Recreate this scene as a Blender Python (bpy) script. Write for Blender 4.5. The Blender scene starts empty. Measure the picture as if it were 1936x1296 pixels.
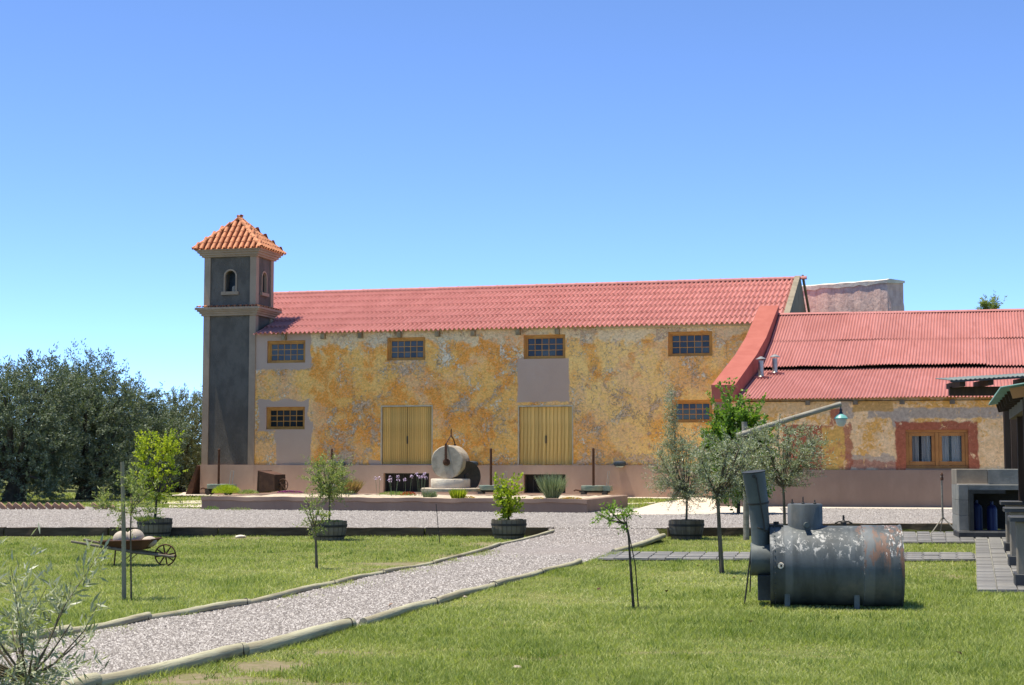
import bpy, math, random
import numpy as np
from mathutils import Vector, Matrix
PI = math.pi
R = math.radians
rng = np.random.default_rng(7)
random.seed(7)
scn = bpy.context.scene
col = scn.collection

# ------------------------------------------------------------------ camera, sky, sun, exposure
FPX, HORIZON, CAMZ = 2900.0, 872.0, 1.35
PITCH = math.atan((HORIZON - 648) / FPX)
cam_d = bpy.data.cameras.new('camera')
cam_d.sensor_width = 36.0
cam_d.lens = FPX / 1936 * 36
cam_d.clip_start, cam_d.clip_end = 0.1, 3000
cam = bpy.data.objects.new('camera', cam_d)
col.objects.link(cam)
cam.location = (0, 0, CAMZ)
cam.rotation_euler = (PI / 2 + PITCH, 0, 0)
scn.camera = cam

TH = R(14.5)                                   # yaw of the long facade
FU = Vector((math.cos(TH), -math.sin(TH), 0))  # along the facade, to the right
FW = Vector((math.sin(TH), math.cos(TH), 0))   # away from the viewer
SUN = (FU * -0.265 - FW * 0.048 + Vector((0, 0, 1))).normalized()
elev = math.asin(SUN.z)
azim = math.atan2(SUN.x, SUN.y)
world = bpy.data.worlds.new('World')
scn.world = world
world.use_nodes = True
wn = world.node_tree
sky = wn.nodes.new('ShaderNodeTexSky')
sky.sky_type = 'NISHITA'
sky.sun_disc = False
sky.sun_elevation = elev
sky.sun_rotation = azim
sky.altitude = 4000
sky.air_density = 0.6
sky.dust_density = 0.0
sky.ozone_density = 6.5
wn.nodes['Background'].inputs['Strength'].default_value = 0.15
wn.links.new(sky.outputs[0], wn.nodes['Background'].inputs['Color'])
sun_d = bpy.data.lights.new('sun', 'SUN')
sun_d.energy = 3.4
sun_d.angle = R(0.5)
sun_d.color = (1.0, 0.94, 0.83)
sun = bpy.data.objects.new('sun', sun_d)
col.objects.link(sun)
sun.rotation_euler = SUN.to_track_quat('Z', 'Y').to_euler()
sun.location = (0, 0, 30)
vs = scn.view_settings
vs.view_transform = 'Standard'
vs.look = 'None'
vs.gamma = 1
vs.use_curve_mapping = False
vs.exposure = 1.25
scn.cycles.max_bounces = 6
scn.cycles.diffuse_bounces = 4
scn.cycles.caustics_reflective = False
scn.cycles.caustics_refractive = False

# ------------------------------------------------------------------ pixel -> place
CAM = Vector((0, 0, CAMZ))
_R, _U, _W = Vector((1, 0, 0)), Vector((0, -math.sin(PITCH), math.cos(PITCH))), Vector((0, math.cos(PITCH), math.sin(PITCH)))
def ray(px, py): return _R * ((px - 968) / FPX) - _U * ((py - 648) / FPX) + _W
def gp(px, py, z=0.0):
    d = ray(px, py)
    return CAM + d * ((z - CAMZ) / d.z)
def at_depth(px, py, y):
    d = ray(px, py)
    return CAM + d * (y / d.y)
class Frame:
    def __init__(s, o, th):
        s.o = Vector(o); s.th = th
        s.u = Vector((math.cos(th), -math.sin(th), 0)); s.w = Vector((math.sin(th), math.cos(th), 0))
    def loc(s, px, py, y=0.0):
        d = ray(px, py)
        t = (s.o + s.w * y - CAM).dot(s.w) / d.dot(s.w)
        p = CAM + d * t - s.o
        return p.dot(s.u), p.z
    def x(s, px, py, y=0.0): return s.loc(px, py, y)[0]
    def world(s, x, y, z): return s.o + s.u * x + s.w * y + Vector((0, 0, z))
LAWN = -0.16

# ------------------------------------------------------------------ object helpers
def tag(o, label, cat, group=None):
    o['label'] = label
    o['category'] = cat
    if group: o['group'] = group
    return o
def empty(name, loc=(0, 0, 0), rz=0.0, parent=None):
    o = bpy.data.objects.new(name, None)
    o.empty_display_size = 0.2
    col.objects.link(o)
    o.location = loc
    o.rotation_euler = (0, 0, rz)
    if parent: o.parent = parent
    return o
def thing(name, label, cat, loc=(0, 0, 0), rz=0.0, group=None):
    return tag(empty(name, loc, rz), label, cat, group)
def link(name, me, parent=None, kind=None):
    o = bpy.data.objects.new(name, me)
    col.objects.link(o)
    if parent: o.parent = parent
    if kind: o['kind'] = kind
    return o
class MB:
    """collects shapes, build() links them as one mesh object"""
    def __init__(s): s.v = []; s.f = []; s.sm = []
    def add(s, vs_, fs, smooth=False):
        n = len(s.v)
        s.v += [tuple(v) for v in vs_]
        s.f += [tuple(i + n for i in f) for f in fs]
        s.sm += [smooth] * len(fs)
        return s
    def box(s, a, b, m=None):
        x0, y0, z0 = a; x1, y1, z1 = b
        vv = [Vector(p) for p in ((x0, y0, z0), (x1, y0, z0), (x1, y1, z0), (x0, y1, z0), (x0, y0, z1), (x1, y0, z1), (x1, y1, z1), (x0, y1, z1))]
        if m is not None: vv = [m @ v for v in vv]
        return s.add(vv, [(0, 3, 2, 1), (4, 5, 6, 7), (0, 1, 5, 4), (1, 2, 6, 5), (2, 3, 7, 6), (3, 0, 4, 7)])
    def bbox(s, a, b, e=0.01, m=None):
        """box with chamfered vertical and top edges"""
        x0, y0, z0 = a; x1, y1, z1 = b
        def ring(i, z): return [(x0 + e + i, y0 + i, z), (x1 - e - i, y0 + i, z), (x1 - i, y0 + e + i, z), (x1 - i, y1 - e - i, z), (x1 - e - i, y1 - i, z), (x0 + e + i, y1 - i, z), (x0 + i, y1 - e - i, z), (x0 + i, y0 + e + i, z)]
        rs = [ring(0, z0), ring(0, z1 - e), ring(e * .8, z1)]
        vv = [Vector(p) for r in rs for p in r]
        if m is not None: vv = [m @ v for v in vv]
        fs = [tuple(range(7, -1, -1)), tuple(range(16, 24))]
        for k in range(2):
            for i in range(8): fs.append((k * 8 + i, k * 8 + (i + 1) % 8, k * 8 + 8 + (i + 1) % 8, k * 8 + 8 + i))
        return s.add(vv, fs)
    def tube(s, pts, rad, n=8, caps=True, smooth=True):
        pts = [Vector(p) for p in pts]
        if not hasattr(rad, '__len__'): rad = [rad] * len(pts)
        vv, fs = [], []
        ref = None
        for i, p in enumerate(pts):
            t = (pts[min(i + 1, len(pts) - 1)] - pts[max(i - 1, 0)]).normalized()
            if ref is None: ref = t.orthogonal().normalized()
            ref = (ref - t * ref.dot(t)).normalized()
            b = t.cross(ref)
            for k in range(n):
                a = 2 * PI * k / n
                vv.append(p + (ref * math.cos(a) + b * math.sin(a)) * rad[i])
        for i in range(len(pts) - 1):
            for k in range(n): fs.append((i * n + k, i * n + (k + 1) % n, (i + 1) * n + (k + 1) % n, (i + 1) * n + k))
        s.add(vv, fs, smooth)
        if caps:
            m = len(pts)
            s.add(vv[:n], [tuple(range(n - 1, -1, -1))]); s.add(vv[(m - 1) * n:], [tuple(range(n))])
        return s
    def lathe(s, prof, n=24, m=None, smooth=True, a0=0.0, a1=2 * PI):
        full = abs(a1 - a0 - 2 * PI) < 1e-6
        k = n if full else n + 1
        vv, fs = [], []
        for (r, z) in prof:
            for i in range(k):
                a = a0 + (a1 - a0) * i / n
                vv.append(Vector((r * math.cos(a), r * math.sin(a), z)))
        if m is not None: vv = [m @ v for v in vv]
        for j in range(len(prof) - 1):
            for i in range(n):
                i2 = (i + 1) % k
                fs.append((j * k + i, j * k + i2, (j + 1) * k + i2, (j + 1) * k + i))
        return s.add(vv, fs, smooth)
    def prism(s, poly, y0, y1, m=None):
        """poly of (x, z) pulled along y"""
        n = len(poly)
        vv = [Vector((x, y0, z)) for x, z in poly] + [Vector((x, y1, z)) for x, z in poly]
        if m is not None: vv = [m @ v for v in vv]
        fs = [tuple(range(n)), tuple(range(2 * n - 1, n - 1, -1))] + [(i + n, (i + 1) % n + n, (i + 1) % n, i) for i in range(n)]
        return s.add(vv, fs)
    def sphere(s, c, r, nu=14, nv=9, sq=(1, 1, 1)):
        c = Vector(c)
        prof = [(r * math.sin(PI * j / nv), -r * math.cos(PI * j / nv)) for j in range(nv + 1)]
        return s.lathe([(max(a, 1e-4), b) for a, b in prof], nu, Matrix.Translation(c) @ Matrix.Diagonal((*sq, 1)))
    def build(s, name, mat, parent=None, kind=None):
        me = bpy.data.meshes.new(name)
        me.from_pydata(s.v, [], s.f)
        me.polygons.foreach_set('use_smooth', s.sm)
        me.materials.append(mat)
        me.update()
        if any(s.sm): me.set_sharp_from_angle(angle=R(38))
        return link(name, me, parent, kind)
def np_mesh(name, verts, faces, mat, attr=None, parent=None, kind=None, smooth=False):
    """fast mesh of same-sized faces; attr: one float per vertex called rnd"""
    me = bpy.data.meshes.new(name)
    nv, (nf, k) = len(verts), faces.shape
    me.vertices.add(nv); me.vertices.foreach_set('co', np.ascontiguousarray(verts, np.float32).ravel())
    me.loops.add(nf * k); me.loops.foreach_set('vertex_index', np.ascontiguousarray(faces, np.int32).ravel())
    me.polygons.add(nf); me.polygons.foreach_set('loop_start', np.arange(0, nf * k, k, dtype=np.int32))
    if smooth: me.polygons.foreach_set('use_smooth', np.ones(nf, bool))
    if attr is not None:
        a = me.attributes.new('rnd', 'FLOAT', 'POINT')
        a.data.foreach_set('value', np.ascontiguousarray(attr, np.float32))
    me.materials.append(mat)
    me.update(calc_edges=True)
    return link(name, me, parent, kind)
def sheet(name, pts, mat, kind='structure', parent=None):
    me = bpy.data.meshes.new(name)
    me.from_pydata([tuple(p) for p in pts], [], [tuple(range(len(pts)))])
    if me.polygons[0].normal.z < 0: me.flip_normals()
    me.materials.append(mat)
    return link(name, me, parent, kind)

# ------------------------------------------------------------------ material helpers
class NT:
    def __init__(s, name):
        s.m = bpy.data.materials.new(name)
        s.m.use_nodes = True
        s.t = s.m.node_tree
        s.b = s.t.nodes['Principled BSDF']
        s.out = s.t.nodes['Material Output']
        tc = s.t.nodes.new('ShaderNodeTexCoord')
        s.obj = tc.outputs['Object']
    def node(s, typ): return s.t.nodes.new('ShaderNode' + typ)
    def put(s, sock, val):
        if isinstance(val, bpy.types.NodeSocket): s.t.links.new(val, sock)
        elif isinstance(val, (tuple, list)): sock.default_value = (*val, 1.0) if len(val) == 3 and sock.type == 'RGBA' else val
        else: sock.default_value = val
    def noise(s, scale, detail=4, rough=.55, vec=None, dist=0.0):
        n = s.node('TexNoise')
        s.put(n.inputs['Vector'], vec if vec is not None else s.obj)
        n.inputs['Scale'].default_value = scale; n.inputs['Detail'].default_value = detail
        n.inputs['Roughness'].default_value = rough; n.inputs['Distortion'].default_value = dist
        return n.outputs['Fac']
    def node_color(s, scale):
        n = s.node('TexNoise'); s.put(n.inputs['Vector'], s.obj); n.inputs['Scale'].default_value = scale; n.inputs['Detail'].default_value = 5
        return n.outputs['Color']
    def voro(s, scale, vec=None, feature='F1', out='Distance'):
        n = s.node('TexVoronoi')
        n.feature = feature
        s.put(n.inputs['Vector'], vec if vec is not None else s.obj)
        n.inputs['Scale'].default_value = scale
        return n.outputs[out]
    def mapping(s, scale=(1, 1, 1), vec=None):
        n = s.node('Mapping')
        s.put(n.inputs['Vector'], vec if vec is not None else s.obj)
        n.inputs['Scale'].default_value = scale
        return n.outputs[0]
    def math(s, op, a, b=0.0, c=None, clamp=False):
        n = s.node('Math'); n.operation = op; n.use_clamp = clamp
        s.put(n.inputs[0], a); s.put(n.inputs[1], b)
        if c is not None: s.put(n.inputs[2], c)
        return n.outputs[0]
    def step(s, v, lo, hi, smooth=True):
        n = s.node('MapRange')
        n.interpolation_type = 'SMOOTHSTEP' if smooth else 'LINEAR'
        s.put(n.inputs['Value'], v)
        n.inputs['From Min'].default_value = lo; n.inputs['From Max'].default_value = hi
        return n.outputs['Result']
    def mix(s, f, a, b, mode='MIX'):
        n = s.node('Mix'); n.data_type = 'RGBA'; n.blend_type = mode
        s.put(n.inputs[0], f)
        s.put(n.inputs[6], a); s.put(n.inputs[7], b)
        return n.outputs[2]
    def xyz(s, vec=None):
        n = s.node('SeparateXYZ'); s.put(n.inputs[0], vec if vec is not None else s.obj)
        return n.outputs
    def attr(s, name):
        n = s.node('Attribute'); n.attribute_name = name
        return n.outputs['Fac']
    def objrand(s):
        return s.node('ObjectInfo').outputs['Random']
    def grey(s, v):
        n = s.node('CombineColor')
        for i in range(3): s.put(n.inputs[i], v)
        return n.outputs[0]
    def bump(s, h, strength=.5, dist=.02):
        n = s.node('Bump'); n.inputs['Strength'].default_value = strength; n.inputs['Distance'].default_value = dist
        s.put(n.inputs['Height'], h)
        s.t.links.new(n.outputs[0], s.b.inputs['Normal'])
    def rect(s, x, z, x0, x1, z0, z1, wob=None, soft=.04):
        dx = s.math('SUBTRACT', s.math('ABSOLUTE', s.math('SUBTRACT', x, (x0 + x1) / 2)), (x1 - x0) / 2)
        dz = s.math('SUBTRACT', s.math('ABSOLUTE', s.math('SUBTRACT', z, (z0 + z1) / 2)), (z1 - z0) / 2)
        d = s.math('MAXIMUM', dx, dz)
        if wob is not None: d = s.math('ADD', d, wob)
        return s.step(d, soft, -soft)
    def done(s, colr, rough=.8, metal=0.0, spec=.3):
        s.put(s.b.inputs['Base Color'], colr)
        s.put(s.b.inputs['Roughness'], rough)
        s.put(s.b.inputs['Metallic'], metal)
        s.b.inputs['Specular IOR Level'].default_value = spec
        return s.m
def warm(c): return (min(c[0] * 1.03, 1), c[1] * .985, c[2] * .84)
def simple(name, c1, c2=None, scale=5.0, rough=.8, metal=0.0, bump=0.0, bscale=None, bdist=.01, stretch=(1, 1, 1), detail=5, spec=.3, objvar=0.0, lo=.38, hi=.64):
    n = NT(name)
    v = n.mapping(stretch)
    c1 = warm(c1); c2 = warm(c2) if c2 else None
    c2 = c2 or tuple(c * .75 for c in c1)
    c = n.mix(n.step(n.noise(scale, detail, .6, v), lo, hi), c1, c2)
    c = n.mix(n.math('MULTIPLY', n.noise(scale * 6, 4, .6, v), .35), c, tuple(x * .6 for x in c1))
    if objvar:
        k = n.math('MULTIPLY_ADD', n.objrand(), objvar * 2, 1 - objvar)
        c = n.mix(1.0, c, n.grey(k), 'MULTIPLY')
    if bump: n.bump(n.noise(bscale or scale * 5, 6, .6, v), bump, bdist)
    return n.done(c, rough, metal, spec)
def foliage(name, cols, trans=.28, rough=.5, under=None):
    """cols: three leaf colours picked by a per-leaf number"""
    n = NT(name)
    r = n.attr('rnd')
    c = n.mix(n.step(r, 0.0, .55), cols[0], cols[1])
    c = n.mix(n.step(r, .55, 1.0), c, cols[2])
    if under:
        g = n.node('NewGeometry')
        c = n.mix(n.math('MULTIPLY', g.outputs['Backfacing'], .8), c, under)
    m = n.done(c, rough, 0, .35)
    tr = n.node('BsdfTranslucent')
    n.put(tr.inputs['Color'], n.mix(1.0, c, (1.25, 1.35, .6), 'MULTIPLY'))
    mx = n.node('MixShader'); mx.inputs[0].default_value = trans
    n.t.links.new(n.b.outputs[0], mx.inputs[1]); n.t.links.new(tr.outputs[0], mx.inputs[2])
    n.t.links.new(mx.outputs[0], n.out.inputs['Surface'])
    return m

# ------------------------------------------------------------------ materials
FM = Frame(gp(1150, 940), TH)                    # long warehouse, tower
FWG = Frame(gp(1700, 960), R(11))                # low wing
M = {}
def m_facade():
    n = NT('peeling_ochre_plaster')
    x, y, z = n.xyz()
    def off(k, sc=(1, 1, 1)):
        m_ = n.node('Mapping'); n.put(m_.inputs['Vector'], n.obj); m_.inputs['Location'].default_value = (k * 7.3, k * 3.1, k * 5.7); m_.inputs['Scale'].default_value = sc
        return m_.outputs[0]
    big = n.noise(.55, 6, .62, off(1), .6)
    mid, fine, tiny = n.noise(1.7, 8, .66, off(2), .5), n.noise(8.5, 9, .76, off(3), .8), n.noise(20, 6, .75, off(4))
    dens, dens2 = n.noise(.62, 5, .6, off(5), .8), n.noise(.8, 5, .6, off(6), .8)
    right = n.step(n.math('ADD', x, n.math('MULTIPLY', n.math('SUBTRACT', mid, .5), 6.0)), -4.0, 0.5)
    # coats of paint: deep orange, ochre, pale yellow
    c = n.mix(n.step(big, .44, .53), (.84, .44, .10), (.80, .30, .04))
    c = n.mix(n.math('MULTIPLY', n.step(mid, .50, .60), .7), c, (.88, .51, .15))
    c = n.mix(n.math('MULTIPLY', right, .85), c, n.mix(n.step(big, .50, .58), (.90, .60, .20), (.84, .43, .085)))
    c = n.mix(n.math('MULTIPLY', n.step(n.noise(1.1, 6, .65, off(7), .5), .56, .61), .75), c, (.68, .26, .04))
    c = n.mix(n.math('MULTIPLY', n.step(tiny, .45, .68), .45), c, (.90, .64, .31))
    # old cream wash below the eaves
    c = n.mix(n.math('MULTIPLY', n.step(n.math('ADD', z, n.math('MULTIPLY', n.math('SUBTRACT', mid, .5), 2.4)), 5.75, 6.1), .85), c, (.72, .58, .36))
    # pinkish undercoat, bare mauve render, cream flakes: each in drifts of its own
    low = n.math('MULTIPLY', n.step(z, 2.4, 1.2), .07)
    def drift(f, d, gain, lo, hi):
        return n.step(n.math('ADD', f, n.math('MULTIPLY', n.math('SUBTRACT', d, .5), gain)), lo, hi)
    pink = drift(fine, n.noise(.5, 5, .6, off(8), .8), 1.1, .54, .60)
    c = n.mix(n.math('MULTIPLY', pink, .5), c, (.76, .47, .26))
    bare = drift(n.math('ADD', n.math('MULTIPLY', fine, .75), n.math('ADD', n.math('MULTIPLY', mid, .25), low)), dens, 1.0, .605, .64)
    c = n.mix(n.math('MULTIPLY', bare, .78), c, n.mix(tiny, (.56, .39, .26), (.70, .52, .36)))
    flake = drift(n.noise(9, 9, .77, off(9), 1.0), dens2, .95, .612, .64)
    c = n.mix(n.math('MULTIPLY', flake, .92), c, (.76, .66, .48))
    speck = drift(n.noise(14, 7, .78, off(10, (1, 1, 1.2)), .6), dens, .5, .60, .64)
    c = n.mix(n.math('MULTIPLY', speck, n.math('MULTIPLY_ADD', right, .2, .5)), c, (.27, .20, .16))
    # thin grey runs below the eaves
    runs = n.math('MULTIPLY', n.step(n.noise(2.2, 6, .65, off(11, (2.2, 1, .16))), .56, .68), n.step(z, 4.6, 6.4))
    c = n.mix(n.math('MULTIPLY', runs, .35), c, (.40, .30, .20))
    mot = n.math('MULTIPLY_ADD', n.step(n.noise(10, 4, .7, off(12, (1, 1, 1.15)), .5), .30, .70), .44, .86)
    c = n.mix(1.0, c, n.grey(mot), 'MULTIPLY')
    crk = n.step(n.voro(3.2, n.mix(.09, n.obj, n.node_color(6.0)), 'DISTANCE_TO_EDGE'), .035, .0)
    c = n.mix(n.math('MULTIPLY', n.math('MULTIPLY', crk, n.step(dens2, .48, .58)), .55), c, (.26, .17, .10))
    wob = n.math('MULTIPLY', n.math('SUBTRACT', n.noise(1.8, 6, .65), .5), .6)
    grey = None
    for (a, b, c0, d) in ((480, 590, 700, 600), (488, 583, 815, 756), (520, 590, 885, 800), (978, 1076, 760, 676), (700, 822, 892, 872)):
        x0, z0 = FM.loc(a, c0); x1, z1 = FM.loc(b, d)
        w_ = wob if a != 978 else n.math('MULTIPLY', wob, .45)
        q = n.rect(x, z, x0, x1, z0, z1, w_, .03)
        grey = q if grey is None else n.math('MAXIMUM', grey, q)
    g = n.mix(n.noise(1.2, 5, .6), (.44, .315, .235), (.53, .39, .295))
    c = n.mix(n.math('MULTIPLY', grey, .97), c, g)
    h = n.math('SUBTRACT', n.math('MULTIPLY', fine, .4), n.math('ADD', bare, n.math('ADD', n.math('MULTIPLY', flake, -.6), speck)))
    n.bump(n.math('MULTIPLY', h, n.math('SUBTRACT', 1.0, n.math('MULTIPLY', grey, .93))), .7, .03)
    return n.done(c, .9, 0, .15)
def m_wing():
    n = NT('peeling_cream_plaster')
    x, y, z = n.xyz()
    mid, fine = n.noise(2.0, 8, .68, dist=.5), n.noise(6, 10, .72, dist=.8)
    c = n.mix(n.step(mid, .40, .62), (.84, .56, .28), (.74, .46, .21))
    c = n.mix(n.math('MULTIPLY', n.step(n.math('ADD', n.math('MULTIPLY', fine, .6), n.math('MULTIPLY', n.noise(.9, 4, .5), .5)), .56, .61), .9), c, (.70, .35, .07))
    c = n.mix(n.math('MULTIPLY', n.step(n.noise(5, 9, .75, n.mapping((1, 1, .6)), .9), .60, .65), .8), c, (.36, .19, .12))
    c = n.mix(n.math('MULTIPLY', n.step(n.noise(8, 9, .75, None, .9), .60, .66), .7), c, (.66, .58, .45))
    wob = n.math('MULTIPLY', n.math('SUBTRACT', n.noise(2.4, 7, .65), .5), .75)
    wob2 = n.math('MULTIPLY', wob, .38)
    def rp(a, c0, b, d):                       # pixel corners -> local rectangle
        x0, z1 = FWG.loc(a, c0); x1, z0 = FWG.loc(b, d)
        return x0, x1, z0, z1
    worn = n.step(n.noise(4.5, 9, .75, n.mapping((1, 1, .8)), .8), .66, .56)
    g = n.mix(n.noise(3, 5, .6), (.36, .28, .20), (.47, .37, .265))
    red = n.mix(n.noise(4, 6, .65), (.30, .075, .036), (.40, .12, .06))
    och = n.mix(n.step(n.noise(3.2, 6, .7), .5, .62), (.64, .36, .085), (.48, .18, .075))
    for (q, colr, w_, k) in (((1640, 772, 1960, 790), g, wob2, .95), ((1580, 752, 1612, 792), g, wob, .9), ((1684, 775, 1722, 812), g, wob, .95),
                             ((1600, 860, 1695, 900), g, wob, .85), ((1612, 758, 1690, 778), (.50, .285, .085), wob2, .9), ((1400, 752, 1575, 782), (.53, .36, .17), wob, .6),
                             ((1480, 804, 1556, 895), red, wob2, .95), ((1594, 800, 1612, 895), red, wob, .8), ((1572, 775, 1592, 800), red, wob, .85),
                             ((1554, 806, 1597, 895), och, wob2, .97), ((1604, 872, 1700, 886), red, wob, .6),
                             ((1692, 798, 1852, 900), red, wob2, .97)):
        c = n.mix(n.math('MULTIPLY', n.math('MULTIPLY', n.rect(x, z, *rp(*q), w_, .03), worn), k), c, colr)
    c = n.mix(1.0, c, n.grey(n.math('MULTIPLY_ADD', n.step(n.noise(11, 4, .7, None, .5), .30, .70), .4, .84)), 'MULTIPLY')
    n.bump(n.math('SUBTRACT', n.math('MULTIPLY', fine, .8), mid), .6, .03)
    return n.done(c, .9, 0, .15)
def m_gravel():
    n = NT('grey_pink_gravel')
    cell = n.voro(38, None, 'F1', 'Color')
    r_ = n.node('SeparateColor'); n.put(r_.inputs[0], cell)
    c = n.mix(r_.outputs[0], (.15, .13, .115), (.28, .25, .228))
    c = n.mix(n.math('MULTIPLY', n.step(r_.outputs[1], .75, .95), .7), c, (.42, .375, .345))
    c = n.mix(n.math('MULTIPLY', n.step(n.noise(.5, 6, .6), .45, .7), .5), c, (.28, .235, .20))
    n.bump(n.voro(38), .9, .02)
    return n.done(c, .9, 0, .2)
def m_ground():
    n = NT('lawn_soil')
    c = n.mix(n.step(n.noise(.55, 6, .6), .35, .65), (.10, .12, .028), (.15, .155, .045))
    c = n.mix(n.math('MULTIPLY', n.step(n.noise(9, 6, .7), .45, .7), .7), c, (.22, .19, .09))
    c = n.mix(n.math('MULTIPLY', n.math('MULTIPLY', n.attr('rnd'), n.step(n.noise(7, 7, .7), .30, .58)), .9), c, n.mix(n.noise(12, 6, .7), (.17, .13, .08), (.30, .24, .16)))
    n.bump(n.noise(30, 6, .7), .7, .03)
    return n.done(c, .95, 0, .1)
def m_metal_paint():
    n = NT('worn_grey_boiler_plate')
    x, y, z = n.xyz()
    c = n.mix(n.step(n.noise(3, 8, .65, n.mapping((1.6, 1, .5))), .35, .65), (.046, .052, .050), (.082, .092, .090))
    band = n.noise(5, 3, .5, n.mapping((1, .02, .02)))
    c = n.mix(n.math('MULTIPLY', n.step(band, .52, .62), .5), c, (.16, .17, .165))
    flk = n.noise(13, 9, .75, n.mapping((1, 1, .55)), .5)
    up = n.math('MULTIPLY', n.rect(x, z, -.62, .26, .55, .80, n.math('MULTIPLY', n.math('SUBTRACT', n.noise(4, 4, .5), .5), .35), .06), n.step(flk, .53, .575))
    c = n.mix(n.math('MULTIPLY', up, .85), c, (.44, .42, .37))
    rustm = n.math('MULTIPLY', n.rect(x, z, .28, .80, .40, .86, n.math('MULTIPLY', n.math('SUBTRACT', n.noise(5, 6, .6, n.mapping((2.2, 1, .5))), .5), .8), .05), n.step(n.noise(8, 8, .7, n.mapping((2.0, 1, .35)), .5), .47, .56))
    c = n.mix(n.math('MULTIPLY', rustm, .85), c, (.17, .088, .052))
    wht = n.math('MULTIPLY', n.rect(x, z, .50, .72, .55, .86, n.math('MULTIPLY', n.math('SUBTRACT', n.noise(7, 5, .6), .5), .3), .04), n.step(n.noise(22, 8, .7, n.mapping((2, 1, .5))), .55, .6))
    c = n.mix(n.math('MULTIPLY', wht, .9), c, (.50, .47, .42))
    c = n.mix(n.math('MULTIPLY', n.step(n.noise(1.7, 6, .6), .55, .75), .4), c, (.22, .19, .15))
    n.bump(n.noise(24, 6, .6), .12, .01)
    rr = n.step(n.noise(6, 5, .6), .2, .9)
    return n.done(c, n.math('MULTIPLY_ADD', rr, .3, .45), .0, .35)
def m_corr(name, c1, c2, stain, obj=.06):
    n = NT(name)
    c = n.mix(n.step(n.noise(.8, 8, .68, n.mapping((1.5, .6, .6)), .4), .38, .62), c1, c2)
    c = n.mix(n.math('MULTIPLY', n.step(n.noise(2.6, 8, .72, n.mapping((2.6, .3, .3)), .3), .52, .68), .55), c, stain)
    c = n.mix(n.math('MULTIPLY', n.step(n.noise(9, 7, .75), .60, .70), .35), c, tuple(min(1, q * 1.1 + .10) for q in c2))
    c = n.mix(n.math('MULTIPLY', n.step(n.noise(1.3, 9, .78, None, .6), .60, .68), .35), c, (.20, .13, .10))
    c = n.mix(1.0, c, n.grey(n.math('MULTIPLY_ADD', n.objrand(), obj * 2, 1 - obj)), 'MULTIPLY')
    return n.done(c, .66, 0, .3)
def m_log():
    n = NT('weathered_pale_green_log')
    v = n.mapping((.25, 2.2, 2.2))
    c = n.mix(n.step(n.noise(5, 7, .65, v), .35, .65), (.40, .375, .245), (.29, .255, .16))
    c = n.mix(n.math('MULTIPLY', n.step(n.noise(2, 6, .65, v), .56, .68), .8), c, (.17, .13, .085))
    c = n.mix(n.math('MULTIPLY', n.step(n.noise(28, 5, .6, n.mapping((.06, 2, 2))), .55, .7), .6), c, (.12, .10, .07))
    n.bump(n.noise(22, 6, .65, n.mapping((.1, 2, 2))), .6, .012)
    return n.done(c, .85, 0, .2)
def m_glass(name, c, rough=.06):
    n = NT(name)
    cc = n.mix(n.objrand(), tuple(q * .6 for q in c), tuple(q * 1.5 for q in c))
    return n.done(cc, rough, 0, .35)
M['facade'], M['wing'], M['gravel'], M['soil'] = m_facade(), m_wing(), m_gravel(), m_ground()
M['boiler'], M['log'] = m_metal_paint(), m_log()
M['plinth'] = simple('mauve_brown_render', (.255, .18, .148), (.295, .215, .178), 1.0, .9, bump=.15, bscale=30, stretch=(1, 1, .5))
M['plinth_light'] = simple('pale_mauve_render', (.42, .285, .235), (.47, .335, .275), 1.0, .9, bump=.15, bscale=30, stretch=(1, 1, .5))
M['trim'] = simple('taupe_render', (.34, .26, .205), (.395, .305, .245), 1.4, .9, bump=.2, bscale=40)
M['dark_render'] = simple('charcoal_rough_render', (.108, .098, .092), (.155, .14, .13), 2.0, .95, bump=.9, bscale=26, bdist=.03, stretch=(1, 1, .6))
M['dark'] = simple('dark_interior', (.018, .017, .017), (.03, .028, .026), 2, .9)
M['red_tile'] = m_corr('red_tile_sheet', (.41, .155, .125), (.46, .185, .152), (.29, .09, .07))
M['red_iron'] = m_corr('red_corrugated_iron', (.355, .135, .11), (.40, .162, .137), (.27, .09, .072), .05)
M['red_wall'] = simple('red_parapet_render', (.33, .095, .075), (.37, .115, .092), 1.8, .85, bump=.3, bscale=14)
M['terracotta'] = simple('terracotta_tile', (.54, .24, .13), (.45, .165, .085), 3, .8, bump=.15, bscale=30, objvar=.16)
M['green_iron'] = m_corr('green_corrugated_iron', (.12, .225, .185), (.16, .28, .235), (.17, .19, .15), .05)
M['grey_iron'] = m_corr('dull_grey_green_iron', (.13, .155, .14), (.19, .21, .19), (.10, .10, .09), .05)
M['yellow_wood'] = simple('ochre_stained_planks', (.80, .53, .19), (.64, .395, .12), 3, .7, bump=.3, bscale=20, stretch=(5, 5, .3), objvar=.15)
M['frame_wood'] = simple('honey_window_wood', (.58, .29, .07), (.46, .21, .05), 4, .55, bump=.15, bscale=30, stretch=(1, 1, 1))
M['orange_wood'] = simple('varnished_orange_wood', (.43, .19, .05), (.34, .135, .033), 3, .5, bump=.15, bscale=30)
M['old_wood'] = simple('grey_weathered_wood', (.20, .175, .14), (.12, .10, .08), 3, .9, bump=.6, bscale=22, stretch=(2.5, 2.5, .35), objvar=.1)
M['sleeper'] = simple('dark_tarred_sleeper', (.065, .046, .032), (.15, .115, .08), 2.2, .9, bump=.7, bscale=14, stretch=(.35, 2, 2), objvar=.3)
M['dark_wood'] = simple('dark_stained_timber', (.045, .026, .016), (.07, .04, .024), 3, .7, stretch=(3, 3, .3))
M['pale_beam'] = simple('pale_beam_end', (.34, .28, .19), (.20, .16, .11), 4, .9)
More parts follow.
